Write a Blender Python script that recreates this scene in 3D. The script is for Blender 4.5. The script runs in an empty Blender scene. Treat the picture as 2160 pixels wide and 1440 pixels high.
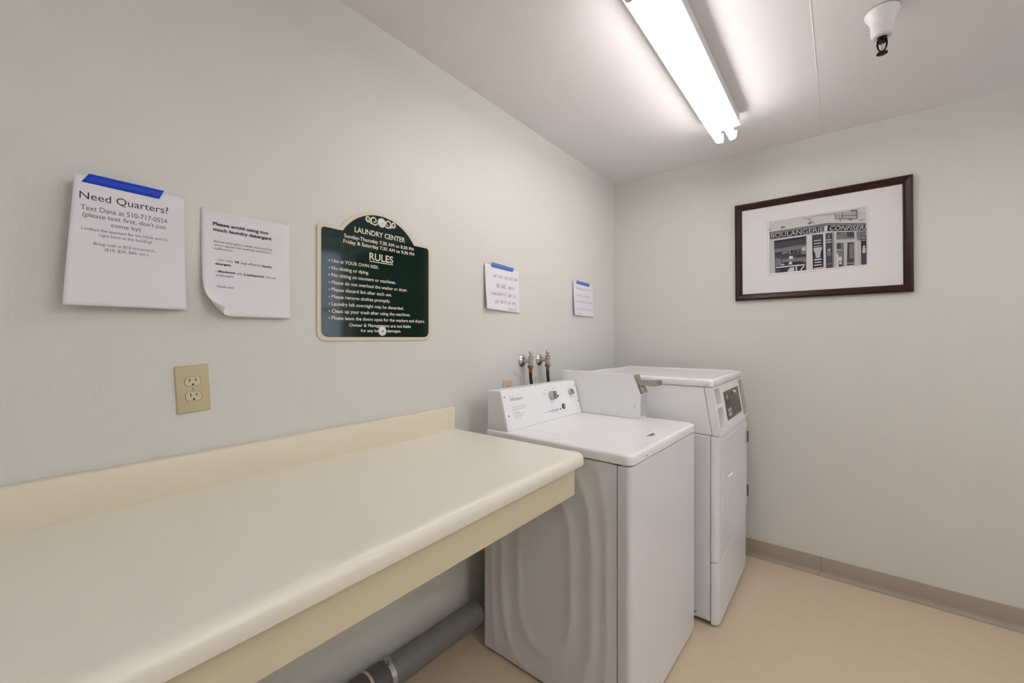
import bpy, bmesh, math, random
from mathutils import Vector, Matrix
random.seed(7)
SC = bpy.context.scene
COL = SC.collection
PI = math.pi

# ------------------------------------------------------------------ camera
cam = bpy.data.cameras.new('camera')
cam.sensor_width = 36.0
cam.lens = 883.6 / 2160 * 36.0
cam.shift_y = -8.5 / 2160
cam.clip_start = 0.02
cam_ob = bpy.data.objects.new('camera', cam)
cam_ob.location = (1.317, 0.0, 1.316)
cam_ob.rotation_euler = (math.radians(90), 0, math.radians(38.15))
COL.objects.link(cam_ob)
SC.camera = cam_ob

# ------------------------------------------------------------------ world, exposure
world = bpy.data.worlds.new('world')
world.use_nodes = True
world.node_tree.nodes['Background'].inputs[0].default_value = (0.74, 0.86, 1.0, 1)
world.node_tree.nodes['Background'].inputs[1].default_value = 3.6
SC.world = world
SC.view_settings.view_transform = 'Standard'
SC.view_settings.look = 'None'
SC.view_settings.exposure = 0.0
SC.view_settings.gamma = 1.0
SC.view_settings.use_curve_mapping = False
TUBE_POWER = 16.0          # radiance of the fluorescent tubes over the washer
FILL_POWER_REAR = 15.5  # unseen fill strip added behind the viewer
FILL_POWER_SIDE = 18.5  # unseen fill strips added on the right side of the room

# ------------------------------------------------------------------ helpers
def s2l(c):
    return tuple(((v / 255) / 12.92 if v / 255 <= 0.04045 else ((v / 255 + 0.055) / 1.055) ** 2.4) for v in c)

MATS = {}
def mat(name, rgb, rough=0.5, metal=0.0, var=0.03, scale=30.0, bump=0.0, bscale=200.0, coat=0.0, emit=0.0, spec=0.5):
    if name in MATS:
        return MATS[name]
    m = bpy.data.materials.new(name); m.use_nodes = True
    nt = m.node_tree; b = nt.nodes['Principled BSDF']
    b.inputs['Roughness'].default_value = rough
    b.inputs['Metallic'].default_value = metal
    b.inputs['Specular IOR Level'].default_value = spec
    b.inputs['Coat Weight'].default_value = coat
    tc = nt.nodes.new('ShaderNodeTexCoord')
    n = nt.nodes.new('ShaderNodeTexNoise'); n.inputs['Scale'].default_value = scale; n.inputs['Detail'].default_value = 3
    nt.links.new(tc.outputs['Object'], n.inputs['Vector'])
    mx = nt.nodes.new('ShaderNodeMix'); mx.data_type = 'RGBA'
    c0 = tuple(max(0, v * (1 - var)) for v in rgb) + (1,)
    c1 = tuple(min(1, v * (1 + var)) for v in rgb) + (1,)
    mx.inputs[6].default_value = c0; mx.inputs[7].default_value = c1
    nt.links.new(n.outputs['Fac'], mx.inputs[0])
    nt.links.new(mx.outputs[2], b.inputs['Base Color'])
    if bump:
        n2 = nt.nodes.new('ShaderNodeTexNoise'); n2.inputs['Scale'].default_value = bscale; n2.inputs['Detail'].default_value = 2
        nt.links.new(tc.outputs['Object'], n2.inputs['Vector'])
        bp = nt.nodes.new('ShaderNodeBump'); bp.inputs['Strength'].default_value = bump; bp.inputs['Distance'].default_value = 0.002
        nt.links.new(n2.outputs['Fac'], bp.inputs['Height'])
        nt.links.new(bp.outputs['Normal'], b.inputs['Normal'])
    if emit:
        b.inputs['Emission Color'].default_value = tuple(rgb) + (1,)
        b.inputs['Emission Strength'].default_value = emit
    MATS[name] = m
    return m

def obj(name, bm, m, parent=None, smooth=35, bevel=0.0, kind=None, segs=2):
    bmesh.ops.recalc_face_normals(bm, faces=bm.faces)
    me = bpy.data.meshes.new(name); bm.to_mesh(me); bm.free()
    for mm in (m if isinstance(m, (list, tuple)) else [m]):
        me.materials.append(mm)
    if smooth:
        for p in me.polygons: p.use_smooth = True
        me.set_sharp_from_angle(angle=math.radians(smooth))
    o = bpy.data.objects.new(name, me); COL.objects.link(o)
    if parent: o.parent = parent
    if bevel:
        md = o.modifiers.new('bevel', 'BEVEL'); md.width = bevel; md.segments = segs; md.limit_method = 'ANGLE'
        md.angle_limit = math.radians(40); md.harden_normals = False
    if kind: o['kind'] = kind
    return o

def tag(o, label, cat, group=None):
    o['label'] = label; o['category'] = cat
    if group: o['group'] = group
    return o

def thing(name, label, cat, loc=(0, 0, 0), rot=(0, 0, 0), group=None):
    o = bpy.data.objects.new(name, None); o.empty_display_size = 0.05; COL.objects.link(o)
    o.location = loc; o.rotation_euler = rot
    return tag(o, label, cat, group)

def B(): return bmesh.new()

def box(bm, x0, x1, y0, y1, z0, z1):
    v = [bm.verts.new((x, y, z)) for x in (x0, x1) for y in (y0, y1) for z in (z0, z1)]
    for f in ((0, 1, 3, 2), (4, 6, 7, 5), (0, 4, 5, 1), (2, 3, 7, 6), (0, 2, 6, 4), (1, 5, 7, 3)):
        bm.faces.new([v[i] for i in f])
    return bm

def prism(bm, poly, axis, a, b):
    def P(p, t):
        return {'x': (t, p[0], p[1]), 'y': (p[0], t, p[1]), 'z': (p[0], p[1], t)}[axis]
    A = [bm.verts.new(P(p, a)) for p in poly]; C = [bm.verts.new(P(p, b)) for p in poly]
    n = len(poly)
    bm.faces.new(A); bm.faces.new(C[::-1])
    for i in range(n):
        bm.faces.new((A[i], A[(i + 1) % n], C[(i + 1) % n], C[i]))
    return bm

def basis(d):
    d = Vector(d).normalized(); a = Vector((0, 0, 1)) if abs(d.z) < 0.9 else Vector((1, 0, 0))
    u = d.cross(a).normalized(); return u, d.cross(u).normalized(), d

def lathe(bm, prof, origin, axis, seg=24, cap=True):
    """prof: list of (distance along axis, radius)"""
    u, w, d = basis(axis); o = Vector(origin); rings = []
    for t, r in prof:
        c = o + d * t
        rings.append([bm.verts.new(c + (u * math.cos(2 * PI * k / seg) + w * math.sin(2 * PI * k / seg)) * max(r, 1e-5)) for k in range(seg)])
    for a, b in zip(rings, rings[1:]):
        for k in range(seg):
            bm.faces.new((a[k], a[(k + 1) % seg], b[(k + 1) % seg], b[k]))
    if cap:
        bm.faces.new(rings[0]); bm.faces.new(rings[-1][::-1])
    return bm

def cyl(bm, p0, p1, r0, r1=None, seg=20):
    d = Vector(p1) - Vector(p0)
    return lathe(bm, [(0, r0), (d.length, r0 if r1 is None else r1)], p0, d, seg)

def tube(bm, pts, r, seg=12):
    pts = [Vector(p) for p in pts]; rings = []; u = None
    for i, p in enumerate(pts):
        d = (pts[min(i + 1, len(pts) - 1)] - pts[max(i - 1, 0)]).normalized()
        if u is None: u, w, _ = basis(d)
        u = (u - d * u.dot(d)).normalized(); w = d.cross(u)
        rr = r[i] if isinstance(r, (list, tuple)) else r
        rings.append([bm.verts.new(p + (u * math.cos(2 * PI * k / seg) + w * math.sin(2 * PI * k / seg)) * rr) for k in range(seg)])
    for a, b in zip(rings, rings[1:]):
        for k in range(seg): bm.faces.new((a[k], a[(k + 1) % seg], b[(k + 1) % seg], b[k]))
    bm.faces.new(rings[0]); bm.faces.new(rings[-1][::-1])
    return bm

def rring(bm, x0, x1, y0, y1, z, r, seg=6):
    out = []
    for cx, cy, a0 in ((x1 - r, y1 - r, 0), (x0 + r, y1 - r, 90), (x0 + r, y0 + r, 180), (x1 - r, y0 + r, 270)):
        for k in range(seg + 1):
            a = math.radians(a0 + 90 * k / seg)
            out.append(bm.verts.new((cx + r * math.cos(a), cy + r * math.sin(a), z)))
    return out

def loft(bm, rings, c0=True, c1=True):
    for a, b in zip(rings, rings[1:]):
        n = len(a)
        for k in range(n): bm.faces.new((a[k], a[(k + 1) % n], b[(k + 1) % n], b[k]))
    if c0: bm.faces.new(rings[0])
    if c1: bm.faces.new(rings[-1][::-1])
    return bm

_CAP = {}
def text2d(body, bold=0.0, shear=0.0, spacing=1.0):
    """outline text as flat mesh data: verts (x,y) with unit cap height, faces"""
    cu = bpy.data.curves.new('lettering_curve', 'FONT'); cu.body = body; cu.size = 1.0
    cu.offset = bold; cu.shear = shear; cu.space_character = spacing; cu.resolution_u = 4
    o = bpy.data.objects.new('lettering_tmp', cu); COL.objects.link(o)
    dg = bpy.context.evaluated_depsgraph_get()
    me = o.evaluated_get(dg).to_mesh()
    vs = [(v.co.x, v.co.y) for v in me.vertices]; fs = [tuple(p.vertices) for p in me.polygons]
    o.evaluated_get(dg).to_mesh_clear()
    bpy.data.objects.remove(o); bpy.data.curves.remove(cu)
    return vs, fs
def cap_height():
    if 'h' not in _CAP:
        vs, _ = text2d('H'); _CAP['h'] = max(v[1] for v in vs) - min(v[1] for v in vs)
    return _CAP['h']
def put_text(bm, body, u0, u1, v, cap, place, bold=0.0, shear=0.0, mi=0):
    """fit a line of text between u0 and u1 with its baseline on v; place(u, v) gives the 3D point"""
    vs, fs = text2d(body, bold, shear)
    xa = min(p[0] for p in vs); xb = max(p[0] for p in vs); k = cap / cap_height()
    V = [bm.verts.new(place(u0 + (x - xa) / (xb - xa) * (u1 - u0), v + y * k)) for x, y in vs]
    for f in fs:
        try:
            fc = bm.faces.new([V[i] for i in f]); fc.material_index = mi
        except ValueError: pass

# ------------------------------------------------------------------ materials
def wall_material():
    m = mat('wall_paint', s2l((221, 219, 213)), rough=0.42, var=0.012, scale=3.0, bump=0.35, bscale=170.0)
    nt = m.node_tree; b = nt.nodes['Principled BSDF']
    src = b.inputs['Base Color'].links[0].from_socket
    tc = nt.nodes.new('ShaderNodeTexCoord')
    # grime round the water valves, a stain with its own shape
    mp = nt.nodes.new('ShaderNodeMapping'); mp.inputs['Location'].default_value = (0, -1.80 / 0.16, -1.11 / 0.06)
    mp.inputs['Scale'].default_value = (0.5, 1 / 0.16, 1 / 0.06)
    ln = nt.nodes.new('ShaderNodeVectorMath'); ln.operation = 'LENGTH'
    mr = nt.nodes.new('ShaderNodeMapRange'); mr.inputs[1].default_value = 0.4; mr.inputs[2].default_value = 1.1; mr.inputs[3].default_value = 1; mr.inputs[4].default_value = 0
    nz = nt.nodes.new('ShaderNodeTexNoise'); nz.inputs['Scale'].default_value = 28; nz.inputs['Detail'].default_value = 5
    m2 = nt.nodes.new('ShaderNodeMapRange'); m2.inputs[1].default_value = 0.48; m2.inputs[2].default_value = 0.7
    ml = nt.nodes.new('ShaderNodeMath'); ml.operation = 'MULTIPLY'
    m3 = nt.nodes.new('ShaderNodeMath'); m3.operation = 'MULTIPLY'; m3.inputs[1].default_value = 0.45
    mx = nt.nodes.new('ShaderNodeMix'); mx.data_type = 'RGBA'
    L = nt.links.new
    L(tc.outputs['Object'], mp.inputs[0]); L(mp.outputs[0], ln.inputs[0]); L(ln.outputs['Value'], mr.inputs[0])
    L(tc.outputs['Object'], nz.inputs['Vector']); L(nz.outputs['Fac'], m2.inputs[0])
    L(mr.outputs[0], ml.inputs[0]); L(m2.outputs[0], ml.inputs[1]); L(ml.outputs[0], m3.inputs[0]); L(m3.outputs[0], mx.inputs[0])
    L(src, mx.inputs[6]); mx.inputs[7].default_value = (0.30, 0.27, 0.19, 1); L(mx.outputs[2], b.inputs['Base Color'])
    return m
M_WALL = wall_material()
M_CEIL = mat('ceiling_paint', s2l((243, 239, 240)), 0.6, var=0.012, scale=3, bump=0.55, bscale=130)
M_FLOOR = mat('floor_vinyl', s2l((214, 194, 166)), 0.38, var=0.06, scale=16, bump=0.08, bscale=90)
M_BASE = mat('baseboard_vinyl', s2l((166, 153, 138)), 0.45, var=0.05, scale=9)
M_ENAMEL = mat('white_enamel', s2l((247, 246, 247)), 0.22, var=0.008, scale=5, coat=0.3)
M_ENAMEL2 = mat('white_enamel_shell', s2l((234, 233, 238)), 0.28, var=0.01, scale=5, coat=0.2)
M_LAM = mat('almond_laminate', s2l((243, 237, 222)), 0.32, var=0.012, scale=60)
M_SPLASH = mat('tan_laminate', s2l((230, 219, 195)), 0.34, var=0.012, scale=60)  # same laminate as the top, darkened to offset the strong side light
M_APRON = mat('almond_paint', s2l((222, 210, 182)), 0.45, var=0.012, scale=20)
M_PAPER = mat('white_paper', s2l((236, 232, 238)), 0.75, var=0.008, scale=20)
M_TAPE = mat('blue_tape', s2l((0, 66, 204)), 0.55, var=0.06, scale=120)
M_TAPE2 = mat('light_blue_tape', s2l((92, 124, 205)), 0.55, var=0.06, scale=120)
M_INK = mat('black_ink', (0.025, 0.02, 0.04), 0.6)
M_INK2 = mat('grey_ink', (0.13, 0.12, 0.16), 0.6)
M_INK3 = mat('faint_ink', (0.42, 0.40, 0.45), 0.6)
M_PEN = mat('faint_red_pen', (0.62, 0.48, 0.50), 0.6)
M_PEN2 = mat('faint_grey_pen', (0.55, 0.50, 0.53), 0.6)
M_GREEN = mat('sign_green', (0.007, 0.022, 0.015), 0.07, var=0.05)
M_CREAM = mat('sign_cream', s2l((222, 208, 186)), 0.35)
M_LETTER = mat('sign_letter_cream', s2l((226, 216, 200)), 0.4)
M_WASHER = mat('white_plastic', s2l((228, 226, 228)), 0.4)
M_STEEL = mat('brushed_steel', s2l((186, 183, 181)), 0.35, 0.9, var=0.05, scale=60)
M_CHROME = mat('dull_chrome', s2l((190, 186, 184)), 0.22, 1.0, var=0.06, scale=90)
M_BRASS = mat('brass', s2l((150, 128, 82)), 0.35, 1.0, var=0.1, scale=120)
M_COPPER = mat('copper', s2l((150, 112, 88)), 0.5, 0.7, var=0.1, scale=120)
M_HOSE = mat('black_rubber', (0.03, 0.022, 0.026), 0.5)
M_BLUECOL = mat('blue_grey_collar', s2l((110, 125, 135)), 0.45, 0.5)
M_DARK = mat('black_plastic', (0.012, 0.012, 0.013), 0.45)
M_GREY = mat('grey_plastic', s2l((150, 147, 148)), 0.4)
M_MIDGREY = mat('light_grey_plastic', s2l((190, 188, 189)), 0.4)
M_IVORY = mat('ivory_plastic', s2l((202, 187, 150)), 0.4, var=0.02)
M_IVORY2 = mat('pale_ivory_plastic', s2l((214, 203, 172)), 0.38, var=0.02)
M_BEIGE = mat('beige_plastic', s2l((208, 190, 165)), 0.4, var=0.02)
M_WOOD = mat('mahogany_wood', (0.034, 0.010, 0.007), 0.38, var=0.35, scale=14, spec=0.3)
M_WOOD2 = mat('mahogany_wood_lip', (0.045, 0.016, 0.020), 0.25, var=0.3, scale=14)
M_MAT = mat('picture_mat', s2l((231, 227, 230)), 0.8, var=0.008)
M_PIPE = mat('grey_duct', s2l((118, 115, 112)), 0.5, var=0.12, scale=14)
M_PIPE2 = mat('dark_grey_sleeve', s2l((88, 84, 80)), 0.5, var=0.12, scale=14)
M_BAND = mat('pale_band', s2l((205, 185, 175)), 0.6)
M_HEAD = mat('dark_bronze', (0.03, 0.02, 0.02), 0.3, 0.9)
M_PANEL = mat('control_plate_brown', s2l((84, 78, 70)), 0.4, var=0.04)
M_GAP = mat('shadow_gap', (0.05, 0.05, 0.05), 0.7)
M_FIX = mat('fixture_white', s2l((226, 222, 224)), 0.35)
M_ADDED_DOOR = mat('dark_door', (0.02, 0.018, 0.016), 0.5, var=0.2, scale=6)

# ------------------------------------------------------------------ the room
H = 2.44; L = 2.894; XR = 3.6; YR = -1.7
def struct(name, bm, m, parent=None, **k):
    return obj(name, bm, m, parent, kind='structure', **k)
struct('floor', box(B(), -0.1, XR + 0.1, YR - 0.1, L + 0.1, -0.1, 0.0), M_FLOOR, smooth=0)
ceiling = struct('ceiling', box(B(), -0.1, XR + 0.1, YR - 0.1, L + 0.1, H, H + 0.1), M_CEIL, smooth=0)
struct('wall_left', box(B(), -0.1, 0.0, YR - 0.1, L + 0.1, 0, H), M_WALL, smooth=0)
struct('wall_back', box(B(), 0.0, XR, L, L + 0.1, 0, H), M_WALL, smooth=0)
# right wall with a window near the back corner (seen only as a reflection in the sign)
WY0, WY1, WZ0, WZ1 = 2.16, 2.86, 0.95, 2.41
bm = B(); box(bm, XR, XR + 0.1, YR - 0.1, WY0, 0, H); box(bm, XR, XR + 0.1, WY1, L + 0.1, 0, H); box(bm, XR, XR + 0.1, WY0, WY1, 0, WZ0); box(bm, XR, XR + 0.1, WY0, WY1, WZ1, H)
struct('wall_right', bm, M_WALL, smooth=0)
bm = B()
for a, b_, c, d in ((WY0, WY0 + 0.04, WZ0, WZ1), (WY1 - 0.04, WY1, WZ0, WZ1), (WY0 + 0.04, WY1 - 0.04, WZ0, WZ0 + 0.04), (WY0 + 0.04, WY1 - 0.04, WZ1 - 0.04, WZ1), (WY0 + 0.04, WY1 - 0.04, 1.64, 1.67)): box(bm, XR + 0.03, XR + 0.07, a, b_, c, d)
win = struct('window_1', bm, M_FIX, smooth=0)
mg = bpy.data.materials.new('window_glass'); mg.use_nodes = True; nt = mg.node_tree; nt.nodes.clear()
o_ = nt.nodes.new('ShaderNodeOutputMaterial'); mx_ = nt.nodes.new('ShaderNodeMixShader'); tr_ = nt.nodes.new('ShaderNodeBsdfTransparent'); gl_ = nt.nodes.new('ShaderNodeBsdfGlossy'); gl_.inputs['Roughness'].default_value = 0.02
mx_.inputs[0].default_value = 0.07; nt.links.new(tr_.outputs[0], mx_.inputs[1]); nt.links.new(gl_.outputs[0], mx_.inputs[2]); nt.links.new(mx_.outputs[0], o_.inputs[0])
for a, b_ in ((WZ0 + 0.04, 1.64), (1.67, WZ1 - 0.04)): obj('pane', box(B(), XR + 0.048, XR + 0.052, WY0 + 0.04, WY1 - 0.04, a, b_), mg, win, smooth=0)
struct('wall_rear', box(B(), 0.0, XR, YR - 0.1, YR, 0, H), M_WALL, smooth=0)
# plaster joint ridge across the ceiling
bm = B()
prism(bm, [(1.2330, H + 0.002), (1.2345, H - 0.0005), (1.2365, H - 0.0007), (1.2385, H - 0.0005), (1.240, H + 0.002)], 'y', YR, L)
obj('joint_ridge', bm, M_CEIL, ceiling, smooth=60)
# vinyl cove base on the back wall, two lengths meeting at a seam
def cove(x0, x1):
    pf = [(L - 0.0005, 0.098), (L - 0.004, 0.0985), (L - 0.0055, 0.096), (L - 0.0058, 0.028), (L - 0.008, 0.016), (L - 0.013, 0.007), (L - 0.020, 0.0035), (L - 0.026, 0.002), (L - 0.026, 0.0002), (L - 0.0005, 0.0002)]
    return prism(B(), pf, 'x', x0, x1)
bb = bpy.data.objects.new('baseboard_back', None); COL.objects.link(bb); bb['kind'] = 'structure'
obj('base_strip', cove(0.02, 1.2286), M_BASE, bb, smooth=50)
obj('seam_caulk', box(B(), 1.2284, 1.2302, L - 0.0052, L - 0.0005, 0.004, 0.097), M_GAP, bb, smooth=0)  # dark strip standing in for the shade inside the seam
obj('base_strip', cove(1.2300, XR - 0.002), M_BASE, bb, smooth=50)
bm = B(); box(bm, XR - 0.006, XR - 0.0005, YR, L - 0.03, 0.0002, 0.098); struct('baseboard_right', bm, M_BASE)
# unseen dark double doors added on the back wall to darken the sign's reflection
for i, x0 in enumerate((2.12, 2.80)):
    d = struct('door_%d' % (i + 1), box(B(), x0, x0 + 0.67, L - 0.012, L - 0.001, 0.1, 2.34), M_ADDED_DOOR, bevel=0.003)
    bm = B(); cyl(bm, (x0 + (0.61 if i == 0 else 0.06), L - 0.012, 1.0), (x0 + (0.61 if i == 0 else 0.06), L - 0.055, 1.0), 0.012)
    lathe(bm, [(0, 0.014), (0.008, 0.026), (0.022, 0.028), (0.032, 0.018)], (x0 + (0.61 if i == 0 else 0.06), L - 0.05, 1.0), (0, -1, 0))
    obj('door_knob', bm, M_STEEL, d)

# ------------------------------------------------------------------ ceiling strip lights
def strip_light(loc, power, label, tint=(1.0, 0.985, 0.97)):
    t = thing('strip_light', label, 'ceiling light', loc, group='fluorescent strip lights')
    hw, hl = 0.068, 0.605
    bm = B()
    prism(bm, [(-hw, -0.001), (-hw, -0.048), (-hw - 0.005, -0.054), (-hw - 0.005, -0.060), (-hw, -0.061), (-hw + 0.003, -0.056), (-hw + 0.008, -0.056), (-hw + 0.010, -0.060), (-0.012, -0.063), (0.012, -0.063), (hw - 0.010, -0.060), (hw - 0.008, -0.056), (hw - 0.003, -0.056), (hw, -0.061), (hw + 0.005, -0.060), (hw + 0.005, -0.054), (hw, -0.048), (hw, -0.001)], 'y', -hl + 0.045, hl - 0.045)
    obj('housing', bm, M_FIX, t, smooth=20)
    for sx in (-0.032, 0.032):
        bm = B(); cyl(bm, (sx, -hl + 0.012, -0.0940), (sx, hl - 0.012, -0.0940), 0.0178, seg=28)
        m = mat('tube_glow_%d_%d' % (int(power * 100), int(tint[2] * 100)), tint, 0.4, var=0.0, emit=power)
        tb = obj('tube', bm, m, t)
        for sy in (-1, 1):
            bm = B(); cyl(bm, (sx, sy * (hl - 0.020), -0.0940), (sx, sy * (hl - 0.0115), -0.0940), 0.0182, seg=28)
            obj('end_cap', bm, M_MIDGREY, tb)
            # rounded white lampholder
            bm = B(); pts = []
            for k in range(13):
                a = PI * k / 12
                pts.append((sx - 0.0188 * math.cos(a), -0.0940 - 0.0188 * math.sin(a)))
            pts += [(sx + 0.0188, -0.062), (sx - 0.0188, -0.062)]
            prism(bm, pts, 'y', sy * (hl - 0.0113), sy * (hl + 0.002)); box(bm, sx - 0.009, sx + 0.009, min(sy * (hl - 0.0113), sy * (hl - 0.055)), max(sy * (hl - 0.0113), sy * (hl - 0.055)), -0.075, -0.052)
            obj('lampholder', bm, M_FIX, t)
    return t
strip_light((0.848, 1.800, H), TUBE_POWER, 'lit two-tube fluorescent strip light on the ceiling above the washer')
strip_light((1.90, -0.95, H), FILL_POWER_REAR, 'lit two-tube fluorescent strip light behind the viewer', (0.86, 0.94, 1.0))  # added fill out of view, tinted cool like daylight
strip_light((2.45, 1.00, H), FILL_POWER_SIDE, 'lit two-tube fluorescent strip light right of the viewer')  # added out of view to raise the ambient light
strip_light((3.05, 1.00, H), FILL_POWER_SIDE, 'lit two-tube fluorescent strip light nearest the right wall')  # second added side strip, sharing the ambient fill

# ------------------------------------------------------------------ sprinkler
t = thing('fire_sprinkler', 'white cup and dark metal fire sprinkler head hanging from the ceiling', 'sprinkler', (1.428, 1.92, H))
bm = B()
lathe(bm, [(0.002, 0.030), (0.004, 0.047), (0.010, 0.0475), (0.016, 0.045), (0.026, 0.040), (0.036, 0.0345), (0.048, 0.032), (0.078, 0.031), (0.088, 0.028), (0.093, 0.022), (0.093, 0.0135), (0.070, 0.013)], (0, 0, 0), (0, 0, -1), 40)
obj('escutcheon_cup', bm, M_FIX, t, smooth=50)
bm = B(); lathe(bm, [(0.070, 0.010), (0.094, 0.0125), (0.103, 0.0125), (0.104, 0.010), (0.112, 0.009)], (0, 0, 0), (0, 0, -1), 16)
obj('nozzle', bm, M_HEAD, t)
for s in (-1, 1):
    bm = B(); tube(bm, [(s * 0.011, 0, -0.100), (s * 0.0125, 0, -0.115), (s * 0.010, 0, -0.130), (s * 0.004, 0, -0.141)], 0.0028, 8)
    obj('frame_arm', bm, M_HEAD, t)
bm = B(); tube(bm, [(0, 0, -0.110), (0, 0, -0.140)], 0.0022, 8); obj('glass_bulb', bm, M_STEEL, t)
bm = B(); lathe(bm, [(0.139, 0.004), (0.145, 0.005), (0.146, 0.015), (0.1475, 0.0155), (0.1485, 0.006)], (0, 0, 0), (0, 0, -1), 20)
for k in range(10):
    a = 2 * PI * k / 10; c, s = math.cos(a), math.sin(a)
    box(bm, 0.013 * c - 0.0018, 0.013 * c + 0.0018, 0.013 * s - 0.0018, 0.013 * s + 0.0018, -0.1485, -0.1445)
obj('deflector', bm, M_HEAD, t)

# ------------------------------------------------------------------ counter
t = thing('folding_counter', 'long almond laminate folding counter with backsplash along the left wall', 'counter', (0, 0, 0))
Y0, Y1 = -1.05, 1.255
xf = lambda y: 0.6585 - 0.0172 * y
def ctop(y):
    f = xf(y); p = [(0.0215, 0.9270), (f - 0.060, 0.9270), (f - 0.046, 0.9278), (f - 0.034, 0.9285), (f - 0.026, 0.9283)]
    for k in range(1, 9):
        a = PI / 2 * k / 8; p.append((f - 0.022 + 0.022 * math.sin(a), 0.9060 + 0.022 * math.cos(a)))
    p += [(f, 0.893), (f - 0.002, 0.8865), (f - 0.006, 0.8845), (f - 0.030, 0.8845), (f - 0.032, 0.889), (0.0215, 0.889)]
    return p
bm = B(); A = [bm.verts.new((x, Y0, z)) for x, z in ctop(Y0)]; C = [bm.verts.new((x, Y1, z)) for x, z in ctop(Y1)]
loft(bm, [A, C]); obj('countertop', bm, M_LAM, t, smooth=30)
bm = B(); pf = [(0.001, 0.889), (0.001, 1.0195), (0.004, 1.0205), (0.014, 1.0205), (0.018, 1.019), (0.0205, 1.015), (0.0208, 0.935), (0.0212, 0.889)]
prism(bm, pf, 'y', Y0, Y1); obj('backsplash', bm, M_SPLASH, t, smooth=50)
obj('apron', box(B(), 0.584, 0.604, Y0 + 0.02, 1.2535, 0.7805, 0.8884), M_APRON, t, bevel=0.0015)
obj('end_support', box(B(), 0.004, 0.580, Y0 + 0.005, Y0 + 0.025, 0.0, 0.8885), M_APRON, t, bevel=0.0015)
obj('wall_cleat', box(B(), 0.001, 0.022, Y0 + 0.03, 1.22, 0.845, 0.8888), M_APRON, t)

# ------------------------------------------------------------------ duct pipe under the counter
t = thing('duct_pipe', 'grey duct pipe running low along the wall under the counter', 'pipe', (0.076, 0, 0))
zc = lambda y: 0.1425 - 0.028 * (y - 0.82)
def pseg(bm, y0, y1, r, n=1, taper=0.0):
    return tube(bm, [(0, y0 + (y1 - y0) * i / n, zc(y0 + (y1 - y0) * i / n)) for i in range(n + 1)], [r + taper * i / n for i in range(n + 1)], 28)
bm = B(); pseg(bm, 0.80, 1.318, 0.0495, 8)
obj('pipe_run', bm, M_PIPE, t)
bm = B(); pseg(bm, 1.312, 1.322, 0.051); obj('end_rim', bm, M_PIPE, t)
bm = B(); pseg(bm, -0.95, 0.865, 0.0535, 8); obj('sleeve', bm, M_PIPE2, t)
bm = B(); pseg(bm, 0.866, 0.884, 0.0522); obj('hose_clamp', bm, M_STEEL, t)
bm = B(); box(bm, -0.008, 0.010, 0.864, 0.886, zc(0.875) + 0.051, zc(0.875) + 0.062)
cyl(bm, (-0.016, 0.875, zc(0.875) + 0.0575), (0.018, 0.875, zc(0.875) + 0.0575), 0.005, seg=10); obj('clamp_screw', bm, M_GREY, t)
bm = B(); pseg(bm, 0.792, 0.802, 0.0545); obj('pale_band', bm, M_BAND, t)
bm = B(); pseg(bm, -0.92, -0.945, 0.060); box(bm, -0.02, 0.02, -0.94, -0.92, 0.0, 0.12); obj('bracket', bm, M_STEEL, t)
bm = B(); box(bm, -0.02, 0.02, 0.60, 0.63, 0.0, 0.11); obj('bracket', bm, M_STEEL, t)

# ------------------------------------------------------------------ washing machine
WX, WY, WYAW = 0.781, 1.311, -0.0259
W = 0.690; D = 0.655
t = thing('washing_machine', 'white top-loading coin-operated washing machine beside the counter', 'washing machine', (WX, WY, 0), (0, 0, WYAW))
# cabinet: side shell with embossed oval ridges on the left side
bm = B()
ZB, ZT = 0.010, 0.8895
nx, nz = 150, 130
xs = [-D + (D - 0.0515) * i / nx for i in range(nx + 1)]; zs = [ZB + (ZT - ZB) * j / nz for j in range(nz + 1)]
def emboss(x, z):
    h = 0.0
    dx, dz = x + 0.350, z - 0.435
    for a, b, amp, wd in ((0.122, 0.315, 0.0050, 0.020), (0.205, 0.455, 0.0060, 0.022), (0.262, 0.62, 0.0035, 0.016)):
        q = math.sqrt((dx / a) ** 2 + (dz / b) ** 4)
        e = (q - 1) * a / max(0.55, 1.0)
        h += amp * math.exp(-(e / wd) ** 2)
    edge = min(1, (x + D) / 0.03, (-0.0515 - x) / 0.03, (z - ZB) / 0.03, (ZT - z) / 0.05)
    return h * max(0, edge)
G = [[bm.verts.new((x, -emboss(x, z) + 0.001, z)) for z in zs] for x in xs]
for i in range(nx):
    for j in range(nz): bm.faces.new((G[i][j], G[i + 1][j], G[i + 1][j + 1], G[i][j + 1]))
# remaining faces of the shell
c = [bm.verts.new(p) for p in ((-D, W, ZB), (-0.0515, W, ZB), (-0.0515, W, ZT), (-D, W, ZT))]
bm.faces.new(c)
bm.faces.new([G[0][j] for j in range(nz + 1)] + [c[3], c[0]])
bm.faces.new([G[nx][j] for j in range(nz, -1, -1)] + [c[1], c[2]])
bm.faces.new([G[i][0] for i in range(nx, -1, -1)] + [c[0], c[1]])
bm.faces.new([G[i][nz] for i in range(nx + 1)] + [c[2], c[3]])
obj('cabinet', bm, M_ENAMEL2, t, smooth=40)
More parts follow.
